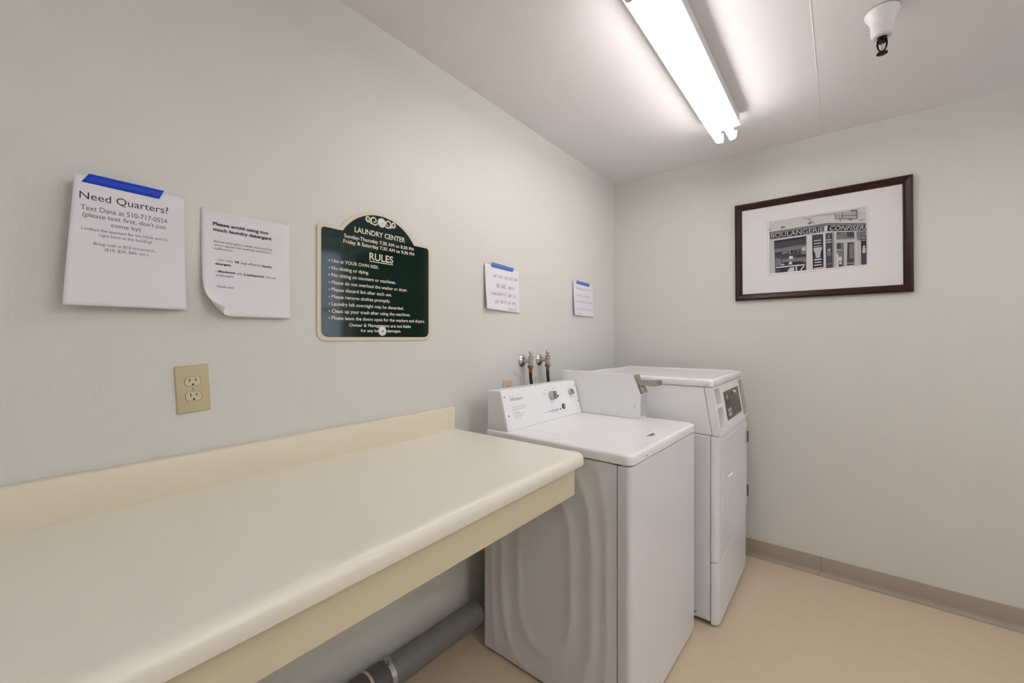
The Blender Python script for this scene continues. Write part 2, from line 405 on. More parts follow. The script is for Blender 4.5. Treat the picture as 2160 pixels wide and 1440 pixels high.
# front panel wrapping round both front corners
def wrap(bm, xb, W_, z0, z1, r, y0=0.0):
    pf = [(xb, y0), (-r, y0)]
    for k in range(1, 9):
        a = PI / 2 * k / 8; pf.append((-r + r * math.sin(a), y0 + r - r * math.cos(a)))
    for k in range(0, 9):
        a = PI / 2 * k / 8; pf.append((-r + r * math.cos(a), W_ - r + r * math.sin(a)))
    pf += [(xb, W_)]
    return prism(bm, pf, 'z', z0, z1)
bm = wrap(B(), -0.0495, W, ZB, ZT, 0.022)
obj('front_panel', bm, M_ENAMEL2, t, smooth=30, bevel=0.002)
obj('inner_frame', box(B(), -0.060, -0.040, 0.003, W - 0.003, ZB + 0.001, ZT + 0.002), M_GAP, t)  # dark block behind the panel seams, standing in for their shade
obj('plinth', box(B(), -D + 0.03, -0.03, 0.03, W - 0.03, 0.0, 0.02), M_DARK, t)
# deck with a recess for the lid
DZ0, DZ1 = 0.8935, 0.930
bm = B()
def rr(i, z, r=0.028): return rring(bm, -D - 0.002 + i, 0.003 - i, -0.003 + i, W + 0.003 - i, z, r)
LX0, LX1, LY0, LY1 = -0.522, -0.066, 0.100, 0.598
rings = [rr(0.004, DZ0), rr(0.0, DZ0 + 0.003), rr(0.0, DZ1 - 0.010), rr(0.0012, DZ1 - 0.0055), rr(0.0045, DZ1 - 0.0018), rr(0.010, DZ1), rr(0.0115, DZ1)]
rings += [rring(bm, LX0 - 0.001, LX1 + 0.001, LY0 - 0.001, LY1 + 0.001, DZ1, 0.016), rring(bm, LX0, LX1, LY0, LY1, DZ1, 0.016), rring(bm, LX0 + 0.001, LX1 - 0.001, LY0 + 0.001, LY1 - 0.001, DZ1 - 0.001, 0.016), rring(bm, LX0 + 0.001, LX1 - 0.001, LY0 + 0.001, LY1 - 0.001, DZ1 - 0.012, 0.016)]
loft(bm, rings); obj('top_deck', bm, M_ENAMEL, t, smooth=50)
bm = B(); g = 0.0028
rings = [rring(bm, LX0 + g, LX1 - g, LY0 + g, LY1 - g, DZ1 - 0.011, 0.014), rring(bm, LX0 + g, LX1 - g, LY0 + g, LY1 - g, DZ1 - 0.0012, 0.014), rring(bm, LX0 + g + 0.0015, LX1 - g - 0.0015, LY0 + g + 0.0015, LY1 - g - 0.0015, DZ1 + 0.0003, 0.013), rring(bm, LX0 + g + 0.003, LX1 - g - 0.003, LY0 + g + 0.003, LY1 - g - 0.003, DZ1 + 0.0003, 0.012)]
loft(bm, rings); lid = obj('lid', bm, M_ENAMEL, t, smooth=50)
# finger notch at the front edge of the lid
bm = B(); n = 16; top = []; low = []
for k in range(n + 1):
    y = 0.300 + 0.075 * k / n; q = math.sin(PI * k / n)
    top.append((LX1 - 0.004, y)); low.append((LX1 - 0.002 + 0.017 * q ** 0.7, y))
pf = top + low[::-1]
prism(bm, pf, 'z', DZ1 - 0.004, DZ1 + 0.0008); obj('finger_notch', bm, M_MIDGREY, lid)
bm = B(); prism(bm, [(LX1 - 0.003, 0.308), (LX1 + 0.004, 0.320), (LX1 + 0.009, 0.338), (LX1 + 0.004, 0.356), (LX1 - 0.003, 0.367)], 'z', DZ1 - 0.002, DZ1 + 0.0012); obj('notch_opening', bm, M_DARK, lid)  # black slab painting the shade inside the finger notch
for y in (0.118, 0.597):
    bm = B(); lathe(bm, [(0, 0.0065), (0.003, 0.0062), (0.006, 0.004), (0.007, 0.0005)], (0.0025, y, 0.911), (1, 0, 0), 14)
    obj('bumper', bm, M_WASHER, t)
# control console
CX0 = -0.650; CY0, CY1 = 0.014, 0.600
fx = lambda z: -0.535 - 0.043 * (z - 0.932) / 0.16
bm = B()
prism(bm, [(CX0, DZ1 + 0.0005), (CX0, 1.0905), (fx(1.090) - 0.004, 1.0925), (fx(1.090), 1.0905), (fx(0.9305), DZ1 + 0.0005)], 'y', CY0, CY1)
con = obj('control_console', bm, M_ENAMEL, t, bevel=0.0012)
obj('console_end_plate', prism(B(), [(CX0 + 0.004, DZ1 + 0.004), (CX0 + 0.004, 1.0875), (fx(1.087) - 0.006, 1.0875), (fx(0.936) - 0.006, DZ1 + 0.004)], 'y', CY0 - 0.002, CY0 + 0.002), M_ENAMEL2, con)
nrm = Vector((0.16, 0, 0.043)).normalized()
def face(y, z, off=0.0004):
    return Vector((fx(z), y, z)) + nrm * off
def onface(bm, prof, y, z, seg=20, off=0.0):
    return lathe(bm, prof, face(y, z, off), nrm, seg)
for y, z in ((0.030, 1.066), (0.034, 0.989), (0.585, 1.067), (0.592, 0.989)):
    bm = B(); onface(bm, [(0, 0.0042), (0.0015, 0.0038), (0.0025, 0.002)], y, z, 10); obj('screw', bm, M_GREY, con)
bm = B(); put_text(bm, 'Whirlpool', 0.060, 0.148, 1.046, 0.013, lambda u, v: face(u, v), 0.0)
obj('logo_lettering', bm, M_INK2, con, smooth=0)
bm = B()
def bar(bm, y0, y1, z, h, off=0.0004):
    bm.faces.new([bm.verts.new(face(y, zz, off)) for y, zz in ((y0, z), (y1, z), (y1, z + h), (y0, z + h))])
bar(bm, 0.058, 0.088, 1.063, 0.0015)
for y0, y1, z in ((0.066, 0.166, 1.0185), (0.066, 0.160, 1.009), (0.066, 0.110, 0.996), (0.066, 0.140, 0.988), (0.066, 0.128, 0.980), (0.080, 0.118, 0.972)): bar(bm, y0, y1, z, 0.0018)
for y0, y1, z in ((0.318, 0.352, 1.066), (0.378, 0.420, 1.068), (0.300, 0.330, 1.052), (0.300, 0.326, 1.046), (0.522, 0.552, 1.017), (0.468, 0.486, 0.984), (0.285, 0.312, 0.9685), (0.330, 0.395, 0.963)): bar(bm, y0, y1, z, 0.0016)
for k in range(14):
    a = 2 * PI * k / 14; bar(bm, 0.5337 + 0.027 * math.cos(a) - 0.001, 0.5337 + 0.027 * math.cos(a) + 0.001, 1.0396 + 0.025 * math.sin(a) - 0.001, 0.002)
obj('small_print', bm, M_INK3, con, smooth=0, kind='stuff')
def knob(y, z, r, dep, ang):
    bm = B(); onface(bm, [(0, r * 1.1), (0.003, r * 1.1), (0.004, r), (dep * 0.55, r * 0.93), (dep * 0.6, r * 0.9), (dep * 0.62, r * 0.2)], y, z, 28)
    k = obj('control_knob', bm, M_MIDGREY, con)
    bm = B(); d = Vector((0, math.cos(ang), 0)) + Vector((-nrm.z, 0, nrm.x)) * math.sin(ang); e = nrm.cross(d).normalized()
    o = face(y, z, dep * 0.5); ring = []
    for hgt, sc in ((0, 1.0), (dep * 0.5, 0.86)):
        ring.append([bm.verts.new(o + nrm * hgt + d * (r * 0.95 * sc * a) + e * (r * 0.42 * sc * b)) for a, b in ((1, 0.6), (0.8, 1), (-0.8, 1), (-1, 0.6), (-1, -0.6), (-0.8, -1), (0.8, -1), (1, -0.6))])
    loft(bm, ring); obj('grip', bm, M_GREY, k)
    bm = B(); box_pts = [bm.verts.new(o + nrm * (dep * 0.505) + d * (r * a) + e * (r * b)) for a, b in ((0.45, 0.06), (0.8, 0.06), (0.8, -0.06), (0.45, -0.06))]
    bm.faces.new(box_pts); obj('pointer_mark', bm, M_DARK, k, smooth=0)
knob(0.3667, 1.0382, 0.021, 0.030, math.radians(95))
knob(0.5337, 1.0396, 0.015, 0.022, math.radians(110))
bm = B(); lathe(bm, [(0.014, 0.004), (0.016, 0.0055), (0.021, 0.0055), (0.022, 0.004)], face(0.395, 1.032, 0.0), (0.2, 1, 0), 8); obj('knob_stop', bm, M_DARK, con)
bm = B(); onface(bm, [(0, 0.0135), (0.004, 0.013), (0.005, 0.0105)], 0.4481, 0.9785, 24); st = obj('start_button', bm, mat('dark_green_plastic', (0.02, 0.05, 0.025), 0.35), con)
bm = B(); onface(bm, [(0.0045, 0.0092), (0.0065, 0.008), (0.007, 0.003)], 0.4481, 0.9785, 20); obj('button_cap', bm, mat('green_cap', s2l((120, 165, 130)), 0.35), st)
for k in range(5):
    bm = B(); onface(bm, [(0, 0.0034), (0.0008, 0.003)], 0.3290 + 0.017 * k, 0.9706, 8); obj('indicator_light', bm, M_DARK, con)
bm = B(); onface(bm, [(0, 0.0042), (0.0008, 0.004)], 0.419, 0.970, 10); obj('indicator_light', bm, M_DARK, con)
for y in (0.300, 0.480):
    bm = B(); lathe(bm, [(0, 0.009), (0.0006, 0.008)], (-0.605, y, 1.0922), (0, 0, 1), 14); obj('top_plug', bm, M_MIDGREY, con)
# coin meter case on the right of the deck
MY0, MY1 = 0.606, 0.680
bm = B()
prism(bm, [(-0.664, DZ1 + 0.0006), (-0.664, 1.1385), (-0.262, 1.1385), (-0.222, 1.045), (-0.222, DZ1 + 0.0006)], 'y', MY0, MY1)
meter = obj('coin_meter_case', bm, M_ENAMEL, t, bevel=0.0015)
sl = Vector((-0.040, 0, 0.0935)).normalized(); sn = Vector((0.0935, 0, 0.040)).normalized()
def mface(s, y, off): return Vector((-0.222, y, 1.045)) + sl * s + sn * off
def mbox(bm, s0, s1, y0, y1, o0, o1):
    v = [bm.verts.new(mface(s, y, o)) for s in (s0, s1) for y in (y0, y1) for o in (o0, o1)]
    for f in ((0, 1, 3, 2), (4, 6, 7, 5), (0, 4, 5, 1), (2, 3, 7, 6), (0, 2, 6, 4), (1, 5, 7, 3)): bm.faces.new([v[i] for i in f])
bm = B(); mbox(bm, 0.002, 0.100, MY0 + 0.003, MY1 - 0.003, 0.0, 0.004); obj('coin_face_plate', bm, M_STEEL, meter, bevel=0.001)
bm = B(); cyl(bm, mface(0.082, MY0 + 0.022, 0.004), mface(0.082, MY0 + 0.022, 0.008), 0.007, seg=14); obj('lock', bm, M_CHROME, meter)
bm = B()
v = Vector((-0.275, 0, 1.094))
box(bm, -0.252, -0.150, MY0 + 0.012, MY1 - 0.012, 1.108, 1.115)
box(bm, -0.252, -0.156, MY0 + 0.014, MY0 + 0.022, 1.088, 1.108); box(bm, -0.252, -0.156, MY1 - 0.022, MY1 - 0.014, 1.088, 1.108)
box(bm, -0.160, -0.144, MY0 + 0.008, MY1 - 0.008, 1.092, 1.117)
sl_o = obj('coin_slide', bm, M_CHROME, meter, bevel=0.001)
for k in range(5):
    bm = B(); box(bm, -0.146, -0.1425, MY0 + 0.013 + k * 0.011, MY0 + 0.017 + k * 0.011, 1.095, 1.114); obj('slide_grip', bm, M_STEEL, sl_o)
bm = B(); mbox(bm, 0.004, 0.040, MY0 + 0.012, MY1 - 0.012, 0.004, 0.016); obj('slide_guide', bm, M_CHROME, meter, bevel=0.002)
bm = B(); box(bm, -0.2225, -0.2195, MY0 + 0.003, MY1 - 0.002, DZ1 + 0.012, 1.042); obj('coin_box_door', bm, M_MIDGREY, meter, bevel=0.001)
for x in (-0.60,):
    bm = B(); lathe(bm, [(0, 0.009), (0.003, 0.008), (0.004, 0.002)], (x, MY0 + 0.028, 1.1385), (0, 0, 1), 14); obj('case_screw', bm, M_STEEL, meter)
bm = B(); lathe(bm, [(0, 0.004), (0.0012, 0.003)], (-0.250, MY0, 0.990), (0, -1, 0), 10); obj('case_rivet', bm, M_MIDGREY, meter)

# ------------------------------------------------------------------ dryer
t = thing('clothes_dryer', 'white coin-operated front-loading dryer in the corner with a dark control plate', 'dryer', (0.8835, 2.058, 0), (0, 0, -0.0048))
DW, DD = 0.692, 0.709
ZH0, ZH1 = 0.8715, 1.0865
obj('body', box(B(), -DD, -0.0355, 0.0, DW, 0.022, 0.8680), M_ENAMEL2, t, bevel=0.003)
obj('inner_frame', box(B(), -DD + 0.01, -0.031, 0.006, DW - 0.006, 0.026, 0.874), M_GAP, t)  # dark block that paints shade into the dryer's panel gaps
bm = wrap(B(), -0.0335, DW, 0.292 + 0.0015, 0.8680, 0.030); fp = obj('front_frame', bm, M_ENAMEL2, t, smooth=30, bevel=0.002)
bm = wrap(B(), -0.0335, DW, 0.010, 0.292 - 0.0015, 0.030); obj('lower_panel', bm, M_ENAMEL2, t, smooth=30, bevel=0.003)
# door with a pull recess
bm = B(); DX = 0.0035
def dring(i, x, r):
    b2 = B(); q = [(v.co.x, v.co.y) for v in rring(b2, 0.072 + i, DW - 0.018 - i, 0.362 + i, 0.836 - i, 0, r)]; b2.free()
    return [bm.verts.new((x, p[0], p[1])) for p in q]
loft(bm, [dring(0, -0.004, 0.02), dring(0, DX - 0.002, 0.02), dring(0.002, DX, 0.018)], True, True)
door = obj('door', bm, M_ENAMEL2, t, smooth=40)
bm = B()
r1 = []
for a, d in ((1.0, 0.0), (0.95, 0.0012), (0.85, 0.0012), (0.78, -0.0001)):
    r1.append([bm.verts.new((DX + d, 0.200 + 0.040 * a * math.cos(2 * PI * k / 32), 0.590 + 0.068 * a * (abs(math.sin(2 * PI * k / 32)) ** 0.6) * (1 if math.sin(2 * PI * k / 32) > 0 else -1))) for k in range(32)])
loft(bm, r1, False, True); obj('pull_recess', bm, M_ENAMEL, door, smooth=60)
bm = B(); tube(bm, [(DX + 0.002, 0.168, 0.646), (DX + 0.010, 0.185, 0.654), (DX + 0.012, 0.205, 0.656), (DX + 0.010, 0.222, 0.654), (DX + 0.002, 0.238, 0.646)], 0.006, 10); obj('door_pull', bm, M_ENAMEL, door, smooth=60)
for z in (0.745, 0.436):
    bm = B(); box(bm, 0.0005, 0.006, DW - 0.018, DW - 0.004, z - 0.032, z + 0.032); cyl(bm, (0.006, DW - 0.010, z - 0.031), (0.006, DW - 0.010, z + 0.031), 0.005, seg=10); obj('hinge', bm, mat('hinge_metal', s2l((105, 104, 100)), 0.4, 0.8), t)
obj('door_sticker', box(B(), DX - 0.0005, DX + 0.0006, 0.625, 0.662, 0.715, 0.800), mat('pale_sticker', s2l((196, 202, 204)), 0.5), t, smooth=0)
bm = B(); box(bm, -0.110, -0.050, -0.0015, 0.001, 0.028, 0.060); pl = obj('foot_cover', bm, M_ENAMEL2, t, bevel=0.001)
bm = B(); cyl(bm, (-0.099, -0.0015, 0.045), (-0.099, -0.004, 0.045), 0.006, seg=12); obj('screw', bm, M_GREY, pl)
for x in (-0.09, -DD + 0.08):
    for y in (0.07, DW - 0.07):
        bm = B(); lathe(bm, [(0, 0.020), (0.008, 0.020), (0.010, 0.008), (0.024, 0.008)], (x, y, 0), (0, 0, 1), 14); obj('foot', bm, M_DARK, t)
# control head with slanted front
hx = lambda z: 0.008 - 0.035 * (z - 0.870) / 0.218
bm = B()
for ya, yb, bk in ((0.001, 0.029, 0.0), (0.029, 0.129, 0.050), (0.129, DW - 0.001, 0.0)):
    prism(bm, [(-DD + 0.004, ZH0), (-DD + 0.004, ZH1), (-0.0635 - bk, ZH1), (-0.0285 - bk, ZH0)], 'y', ya, yb)
obj('head_shell', bm, M_ENAMEL, t, smooth=0)
bm = B()
def hexa(y0, y1, z0, z1, b, f):
    v = [bm.verts.new(p) for y in (y0, y1) for p in ((hx(z0) - b, y, z0), (hx(z1) - b, y, z1), (hx(z1) - f, y, z1), (hx(z0) - f, y, z0))]
    for q in ((0, 1, 2, 3), (7, 6, 5, 4), (0, 4, 5, 1), (1, 5, 6, 2), (2, 6, 7, 3), (3, 7, 4, 0)): bm.faces.new([v[i] for i in q])
PY0, PY1 = 0.030, 0.128
hexa(PY1, DW, ZH0, ZH1, 0.034, 0.0)
hexa(0.0, PY0, ZH0, ZH1, 0.034, 0.0)
hexa(PY0, PY1, ZH0, 0.889, 0.082, 0.0)
hexa(PY0, PY1, 1.076, ZH1, 0.082, 0.0)
hexa(PY0, PY1, 0.889, 1.076, 0.084, 0.078)
hexa(PY0, PY1, 0.988, 1.000, 0.078, 0.001)
head = obj('control_head', bm, M_ENAMEL, t, smooth=0)
hn = Vector((0.218, 0, 0.035)).normalized()
hf = lambda y, z, off=0.0: Vector((hx(z), y, z)) + hn * off
def plate(name, y0, y1, z0, z1, o0, o1, m, parent, bevel=0.0):
    bm = B()
    v = [bm.verts.new(hf(y, z, o)) for y in (y0, y1) for z in (z0, z1) for o in (o0, o1)]
    for f in ((0, 1, 3, 2), (4, 6, 7, 5), (0, 4, 5, 1), (2, 3, 7, 6), (0, 2, 6, 4), (1, 5, 7, 3)): bm.faces.new([v[i] for i in f])
    return obj(name, bm, m, parent, smooth=0, bevel=bevel)
cp = plate('control_plate', 0.189, 0.532, 0.9125, 1.0485, 0.0, 0.0015, M_PANEL, head)
plate('plate_rule', 0.198, 0.524, 1.0400, 1.0412, 0.0014, 0.0018, M_MIDGREY, cp)
plate('plate_rule', 0.198, 0.524, 0.9185, 0.9197, 0.0014, 0.0018, M_MIDGREY, cp)
plate('plate_inset', 0.204, 0.318, 0.922, 1.037, 0.0014, 0.0018, mat('control_inset_brown', s2l((70, 64, 58)), 0.4), cp)
plate('display', 0.213, 0.271, 1.010, 1.0305, 0.0014, 0.0024, mat('display_olive', s2l((136, 140, 76)), 0.3), cp)
for r in range(2):
    for c in range(3):
        plate('key', 0.219 + c * 0.026, 0.238 + c * 0.026, 0.9275 + r * 0.0205, 0.9435 + r * 0.0205, 0.0014, 0.003, M_MIDGREY, cp)
M_RED = mat('dull_red_print', s2l((128, 78, 74)), 0.5)
plate('red_print', 0.420, 0.510, 0.9470, 0.9580, 0.0014, 0.0017, M_RED, cp)
plate('red_print', 0.430, 0.505, 0.9330, 0.9410, 0.0014, 0.0017, M_RED, cp)
bm = B(); lathe(bm, [(0, 0.016), (0.004, 0.016), (0.006, 0.012), (0.014, 0.011), (0.015, 0.008)], hf(0.394, 1.0285, 0.0012), hn, 20); obj('key_lock', bm, M_CHROME, cp)
stk = plate('instruction_sticker', 0.572, 0.676, 0.884, 1.076, 0.0, 0.0008, mat('grey_sticker', s2l((178, 174, 166)), 0.6), head)
for k in range(15):
    z = 1.056 - k * 0.0112
    plate('sticker_print', 0.580, 0.580 + 0.088 * (0.7 + 0.3 * ((k * 37) % 10) / 10), z, z + 0.0045, 0.0007, 0.0010, M_GREY, stk)
# lid slab with raised rim
bm = B()
def lr(i, z, r=0.022): return rring(bm, -DD + i, -0.024 - i, -0.002 + i, DW + 0.002 - i, z, r)
rings = [lr(0.003, 1.0885), lr(0.0, 1.0905), lr(0.0, 1.1130), lr(0.0015, 1.1190), lr(0.006, 1.1232), lr(0.013, 1.1245), lr(0.022, 1.1235), lr(0.034, 1.1185), lr(0.042, 1.1175), lr(0.046, 1.1174)]
loft(bm, rings); obj('top_lid', bm, M_ENAMEL, t, smooth=60)

# ------------------------------------------------------------------ notices taped to the left wall
def sheet(bm, w, h, surf, nu=28, nv=32):
    G = [[bm.verts.new(surf(w * i / nu, h * j / nv)) for j in range(nv + 1)] for i in range(nu + 1)]
    for i in range(nu):
        for j in range(nv): bm.faces.new((G[i][j], G[i][j + 1], G[i + 1][j + 1], G[i + 1][j]))
    return bm
def paper(parent, w, h, surf, m=None):
    o = obj('sheet', sheet(B(), w, h, surf), m or M_PAPER, parent, smooth=180)
    md = o.modifiers.new('thickness', 'SOLIDIFY'); md.thickness = 0.0003; md.offset = -1
    return o
# notice 1: bows away from the wall at its left edge. u from the left, v from the top
P1R, P1T, P1W, P1H = 0.327, 1.6725, 0.2165, 0.288
t = thing('paper_notice', 'white paper notice headed "Need Quarters?" held by bright blue tape', 'notice', (0, P1R - 0.0035, P1T + 0.0025))
def surf1(u, v, off=0.0):
    s = min(1.1, max(0.0, (P1W - u) / P1W)); q = max(0.0, v / P1H)
    d = 0.004 + 0.034 * s ** 1.6 * (1 - 0.25 * q) + 0.016 * q ** 2 + 0.003 * math.sin(6 * s) * q
    y = P1R - (P1W - u) * (0.915 + 0.085 * q); z = P1T - v - 0.27 * d * max(0.0, 1 - 0.8 * q)     # the bowed edge droops a little
    return Vector((d + off, y - P1R, z - P1T))
paper(t, P1W, P1H, surf1)
def at1(y, z, off=0.0006):
    # wall-plane y,z -> sheet u,v
    v = P1T - z; q = v / P1H; u = P1W - (P1R - y) / (0.915 + 0.085 * q)
    return surf1(u, v, off)
bm = B()
for s, y0, y1, z, cap, mi in (
    ('Need Quarters?', 0.1366, 0.2933, 1.6206, 0.0156, 0), ('Text Dana at 510-717-0554', 0.1385, 0.2909, 1.5960, 0.0112, 1),
    ("(please text first, don't just", 0.1413, 0.2884, 1.5815, 0.0098, 1), ('come by)', 0.188, 0.2399, 1.5665, 0.0090, 1),
    ("I collect the quarters for the HOA and I'm", 0.140, 0.2916, 1.5522, 0.0062, 1), ('right here in the building!', 0.168, 0.2609, 1.5413, 0.0062, 1),
    ('Bring cash in $10 increments.', 0.1592, 0.2683, 1.5210, 0.0063, 1), ('($10, $20, $60, etc.)', 0.1768, 0.2529, 1.5100, 0.0064, 1)):
    put_text(bm, s, y0, y1, z, cap, at1, mi=mi)
obj('lettering', bm, [M_INK, M_INK2], t, smooth=0, kind='stuff')
def tape_quad(c, place, m, parent, nu=14, thick=0.0003):
    bm = B(); G = []
    for i in range(nu + 1):
        f = i / nu; a = [c[0][k] * (1 - f) + c[1][k] * f for k in (0, 1)]; b = [c[3][k] * (1 - f) + c[2][k] * f for k in (0, 1)]
        G.append([bm.verts.new(place(a[0] * (1 - g) + b[0] * g, a[1] * (1 - g) + b[1] * g)) for g in (0, 0.5, 1)])
    for i in range(nu):
        for j in range(2): bm.faces.new((G[i][j], G[i][j + 1], G[i + 1][j + 1], G[i + 1][j]))
    o = obj('tape', bm, m, parent, smooth=180)
    md = o.modifiers.new('thickness', 'SOLIDIFY'); md.thickness = thick; md.offset = 1
    return o
tape_quad([(0.1518, 1.6776), (0.2849, 1.6755), (0.2754, 1.6534), (0.1394, 1.6571)], lambda y, z: at1(y, z, 0.0012), M_TAPE, t)

# notice 2: lower left corner curls away from the wall
P2L, P2T, P2W, P2H = 0.3605, 1.6565, 0.2240, 0.2840
t = thing('paper_notice', 'white paper notice asking to avoid too much laundry detergent, corner curled', 'notice', (0, P2L - 0.002, P2T))
def surf2(u, v, off=0.0):
    q = v / P2H; s = 1 - u / P2W
    d = 0.003 + 0.022 * q ** 2 * (0.35 + 0.65 * s)
    A, Bb = 0.100, 0.150
    uu, vv = u, v
    if u < A and v > P2H - Bb:
        eu, ev = (A - u) / A, (v - (P2H - Bb)) / Bb
        e = math.hypot(eu, ev)
        if e > 1:
            nu_, nv_ = -eu / A, ev / Bb; nl = math.hypot(nu_, nv_); nu_ /= nl; nv_ /= nl
            tt = (e - 1) / (nl / e); R = 0.016; a = min(tt / R, 2.75)
            out = R * math.sin(a) + (tt - a * R) * math.cos(a)
            uu = u - nu_ * (tt - out); vv = v - nv_ * (tt - out)
            d += R * (1 - math.cos(a)) + (tt - a * R) * math.sin(a)
    return Vector((d + off, uu, -vv))
paper(t, P2W, P2H, surf2)
at2 = lambda y, z: surf2(y - P2L, P2T - z, 0.0007)
bm = B()
for s, y0, y1, z, cap, b, mi in (
    ('Please avoid using too', 0.3865, 0.524, 1.6155, 0.0083, 0.03, 0), ('much laundry detergent', 0.3871, 0.5327, 1.6005, 0.0083, 0.03, 0),
    ('Excess detergent creates over-sudsing', 0.3884, 0.5334, 1.5699, 0.0056, 0, 1), ('which causes the washing machine to', 0.3884, 0.5294, 1.5603, 0.0056, 0, 1),
    ('malfunction.', 0.3884, 0.4323, 1.5508, 0.0056, 0, 1), ('- Use only', 0.3907, 0.4325, 1.5210, 0.0054, 0, 1), ('HE', 0.4370, 0.4475, 1.5205, 0.0054, 0.03, 2),
    ('(high-efficiency)', 0.4510, 0.5045, 1.5198, 0.0054, 0, 1), ('laundry', 0.5075, 0.5334, 1.5190, 0.0054, 0.03, 2), ('detergent.', 0.3907, 0.4279, 1.5100, 0.0056, 0.03, 2),
    ('- Maximum', 0.3907, 0.4370, 1.4900, 0.0054, 0.03, 2), ('only', 0.4405, 0.4545, 1.4894, 0.0054, 0, 1), ('2 tablespoons', 0.4575, 0.5100, 1.4886, 0.0054, 0.03, 2),
    ('(1/8 cup)', 0.5140, 0.5429, 1.4875, 0.0054, 0, 1), ('of detergent.', 0.3907, 0.4347, 1.4795, 0.0054, 0, 1), ('Thank you!', 0.3921, 0.4323, 1.4489, 0.0058, 0, 1)):
    put_text(bm, s, y0, y1, z, cap, at2, bold=b, mi=mi)
obj('lettering', bm, [M_INK, M_INK2, M_INK], t, smooth=0, kind='stuff')

# two hand-written notes
def scribble(bm, y0, y1, z, h, place, seed, mi):
    rnd = random.Random(seed); y = y0
    while y < y1 - 0.006:
        wl = rnd.uniform(0.018, 0.045); e = min(y1, y + wl); x = y
        while x < e:
            w = rnd.uniform(0.005, 0.008); kind = rnd.randrange(4)
            strokes = [[(0, 0), (0, 1)], [(0, 0), (0.5, 1), (1, 0)], [(0, 1), (0, 0), (1, 0)], [(1, 0.9), (0.3, 1), (0, 0.5), (0.4, 0), (1, 0.1)]][kind]
            strokes = [strokes] + ([[(0.0, 0.5), (0.9, 0.5)]] if rnd.random() < 0.5 else [])
            for st in strokes:
                for (a0, b0), (a1, b1) in zip(st, st[1:]):
                    p, q = Vector((x + a0 * w * 0.75, z + b0 * h)), Vector((x + a1 * w * 0.75, z + b1 * h))
                    d = (q - p); 
                    if d.length < 1e-6: continue
                    n = Vector((-d.y, d.x)).normalized() * 0.0009
                    f = bm.faces.new([bm.verts.new(place(c.x, c.y)) for c in (p - n, q - n, q + n, p + n)]); f.material_index = mi
            x += w
        y = e + rnd.uniform(0.008, 0.014)
def note(label, y0, zt, wd, ht, tilt, lift, lines, tq, seed):
    t = thing('paper_note', label, 'note', (0, y0 - 0.004, zt + 0.001))
    def surf(u, v, off=0.0):
        q = max(0.0, v / ht); s = min(1.0, max(0.0, 1 - u / wd))
        d = 0.003 + lift * q ** 1.5 * (0.25 + 0.75 * s ** 1.3) + 0.004 * s ** 2
        return Vector((d + off, u + tilt * v * 0.2, -v - tilt * u))
    paper(t, wd, ht, surf)
    def place(y, z, off=0.0008):
        u = y - y0; v = zt - z - tilt * u
        return surf(u, v, off)
    bm = B()
    for i, (a, b, z, h, mi) in enumerate(lines): scribble(bm, a, b, z, h, place, seed + i, mi)
    obj('handwriting', bm, [M_PEN2, M_PEN], t, smooth=0, kind='stuff')
    tape_quad(tq, lambda y, z: place(y, z, 0.0014), M_TAPE2, t)
note('larger handwritten paper note under light blue tape above the washer valves', 1.4645, 1.6640, 0.2740, 0.2150, 0.030, 0.014,
     [(1.5256, 1.600, 1.604, 0.0155, 0), (1.615, 1.7245, 1.603, 0.0155, 1), (1.55, 1.63, 1.5569, 0.020, 0), (1.645, 1.690, 1.556, 0.0155, 1), (1.5046, 1.62, 1.519, 0.0155, 1), (1.64, 1.7157, 1.518, 0.0155, 1), (1.5316, 1.625, 1.482, 0.0155, 0), (1.635, 1.7035, 1.480, 0.014, 1), (1.6426, 1.7035, 1.4505, 0.014, 1)],
     [(1.5165, 1.6749), (1.6915, 1.6679), (1.6795, 1.6476), (1.5105, 1.6524)], 11)
note('small handwritten paper note under blue tape nearest the room corner', 2.2870, 1.6665, 0.2780, 0.2120, 0.010, 0.012,
     [(2.3279, 2.5313, 1.620, 0.0105, 0), (2.3167, 2.5145, 1.576, 0.0115, 0), (2.313, 2.544, 1.537, 0.0125, 0), (2.3167, 2.5483, 1.490, 0.0115, 0), (2.3279, 2.385, 1.463, 0.011, 0)],
     [(2.3317, 1.6741), (2.5061, 1.6710), (2.5019, 1.6499), (2.3242, 1.6546)], 41)

# ------------------------------------------------------------------ laundry rules sign
SY, SZ = 0.9015, 1.305
t = thing('rules_sign', 'dark green laundry rules sign with arched top and cream border', 'sign', (0, SY, SZ))
def sign_outline(hw, zb, zs, ya, ztop, r, rc):
    """hw half width, zb bottom, zs shoulder height, ya half arch width, ztop arch top, r corner radius"""
    p = []
    def arc(cx, cz, rr_, a0, a1, n=8):
        for k in range(n + 1):
            a = math.radians(a0 + (a1 - a0) * k / n); p.append((cx + rr_ * math.cos(a), cz + rr_ * math.sin(a)))
    arc(-hw + r, zb + r, r, 180, 270); arc(hw - r, zb + r, r, 270, 360)
    arc(hw - rc, zs - rc, rc, 0, 90)
    hgt = ztop - zs; R = (ya * ya + hgt * hgt) / (2 * hgt); cz = ztop - R
    a0 = math.degrees(math.atan2(zs - cz, ya))
    arc(0, cz, R, a0, 180 - a0, 28)
    arc(-hw + rc, zs - rc, rc, 90, 180)
    return p
bm = B(); prism(bm, sign_outline(0.2360, 0.0, 0.3800, 0.158, 0.4600, 0.028, 0.018), 'x', 0.001, 0.0045)
obj('border_plate', bm, M_CREAM, t, bevel=0.0008)
bm = B(); prism(bm, sign_outline(0.2225, 0.0125, 0.3690, 0.1485, 0.4495, 0.022, 0.012), 'x', 0.0045, 0.0050)
obj('green_face', bm, M_GREEN, t, smooth=0)
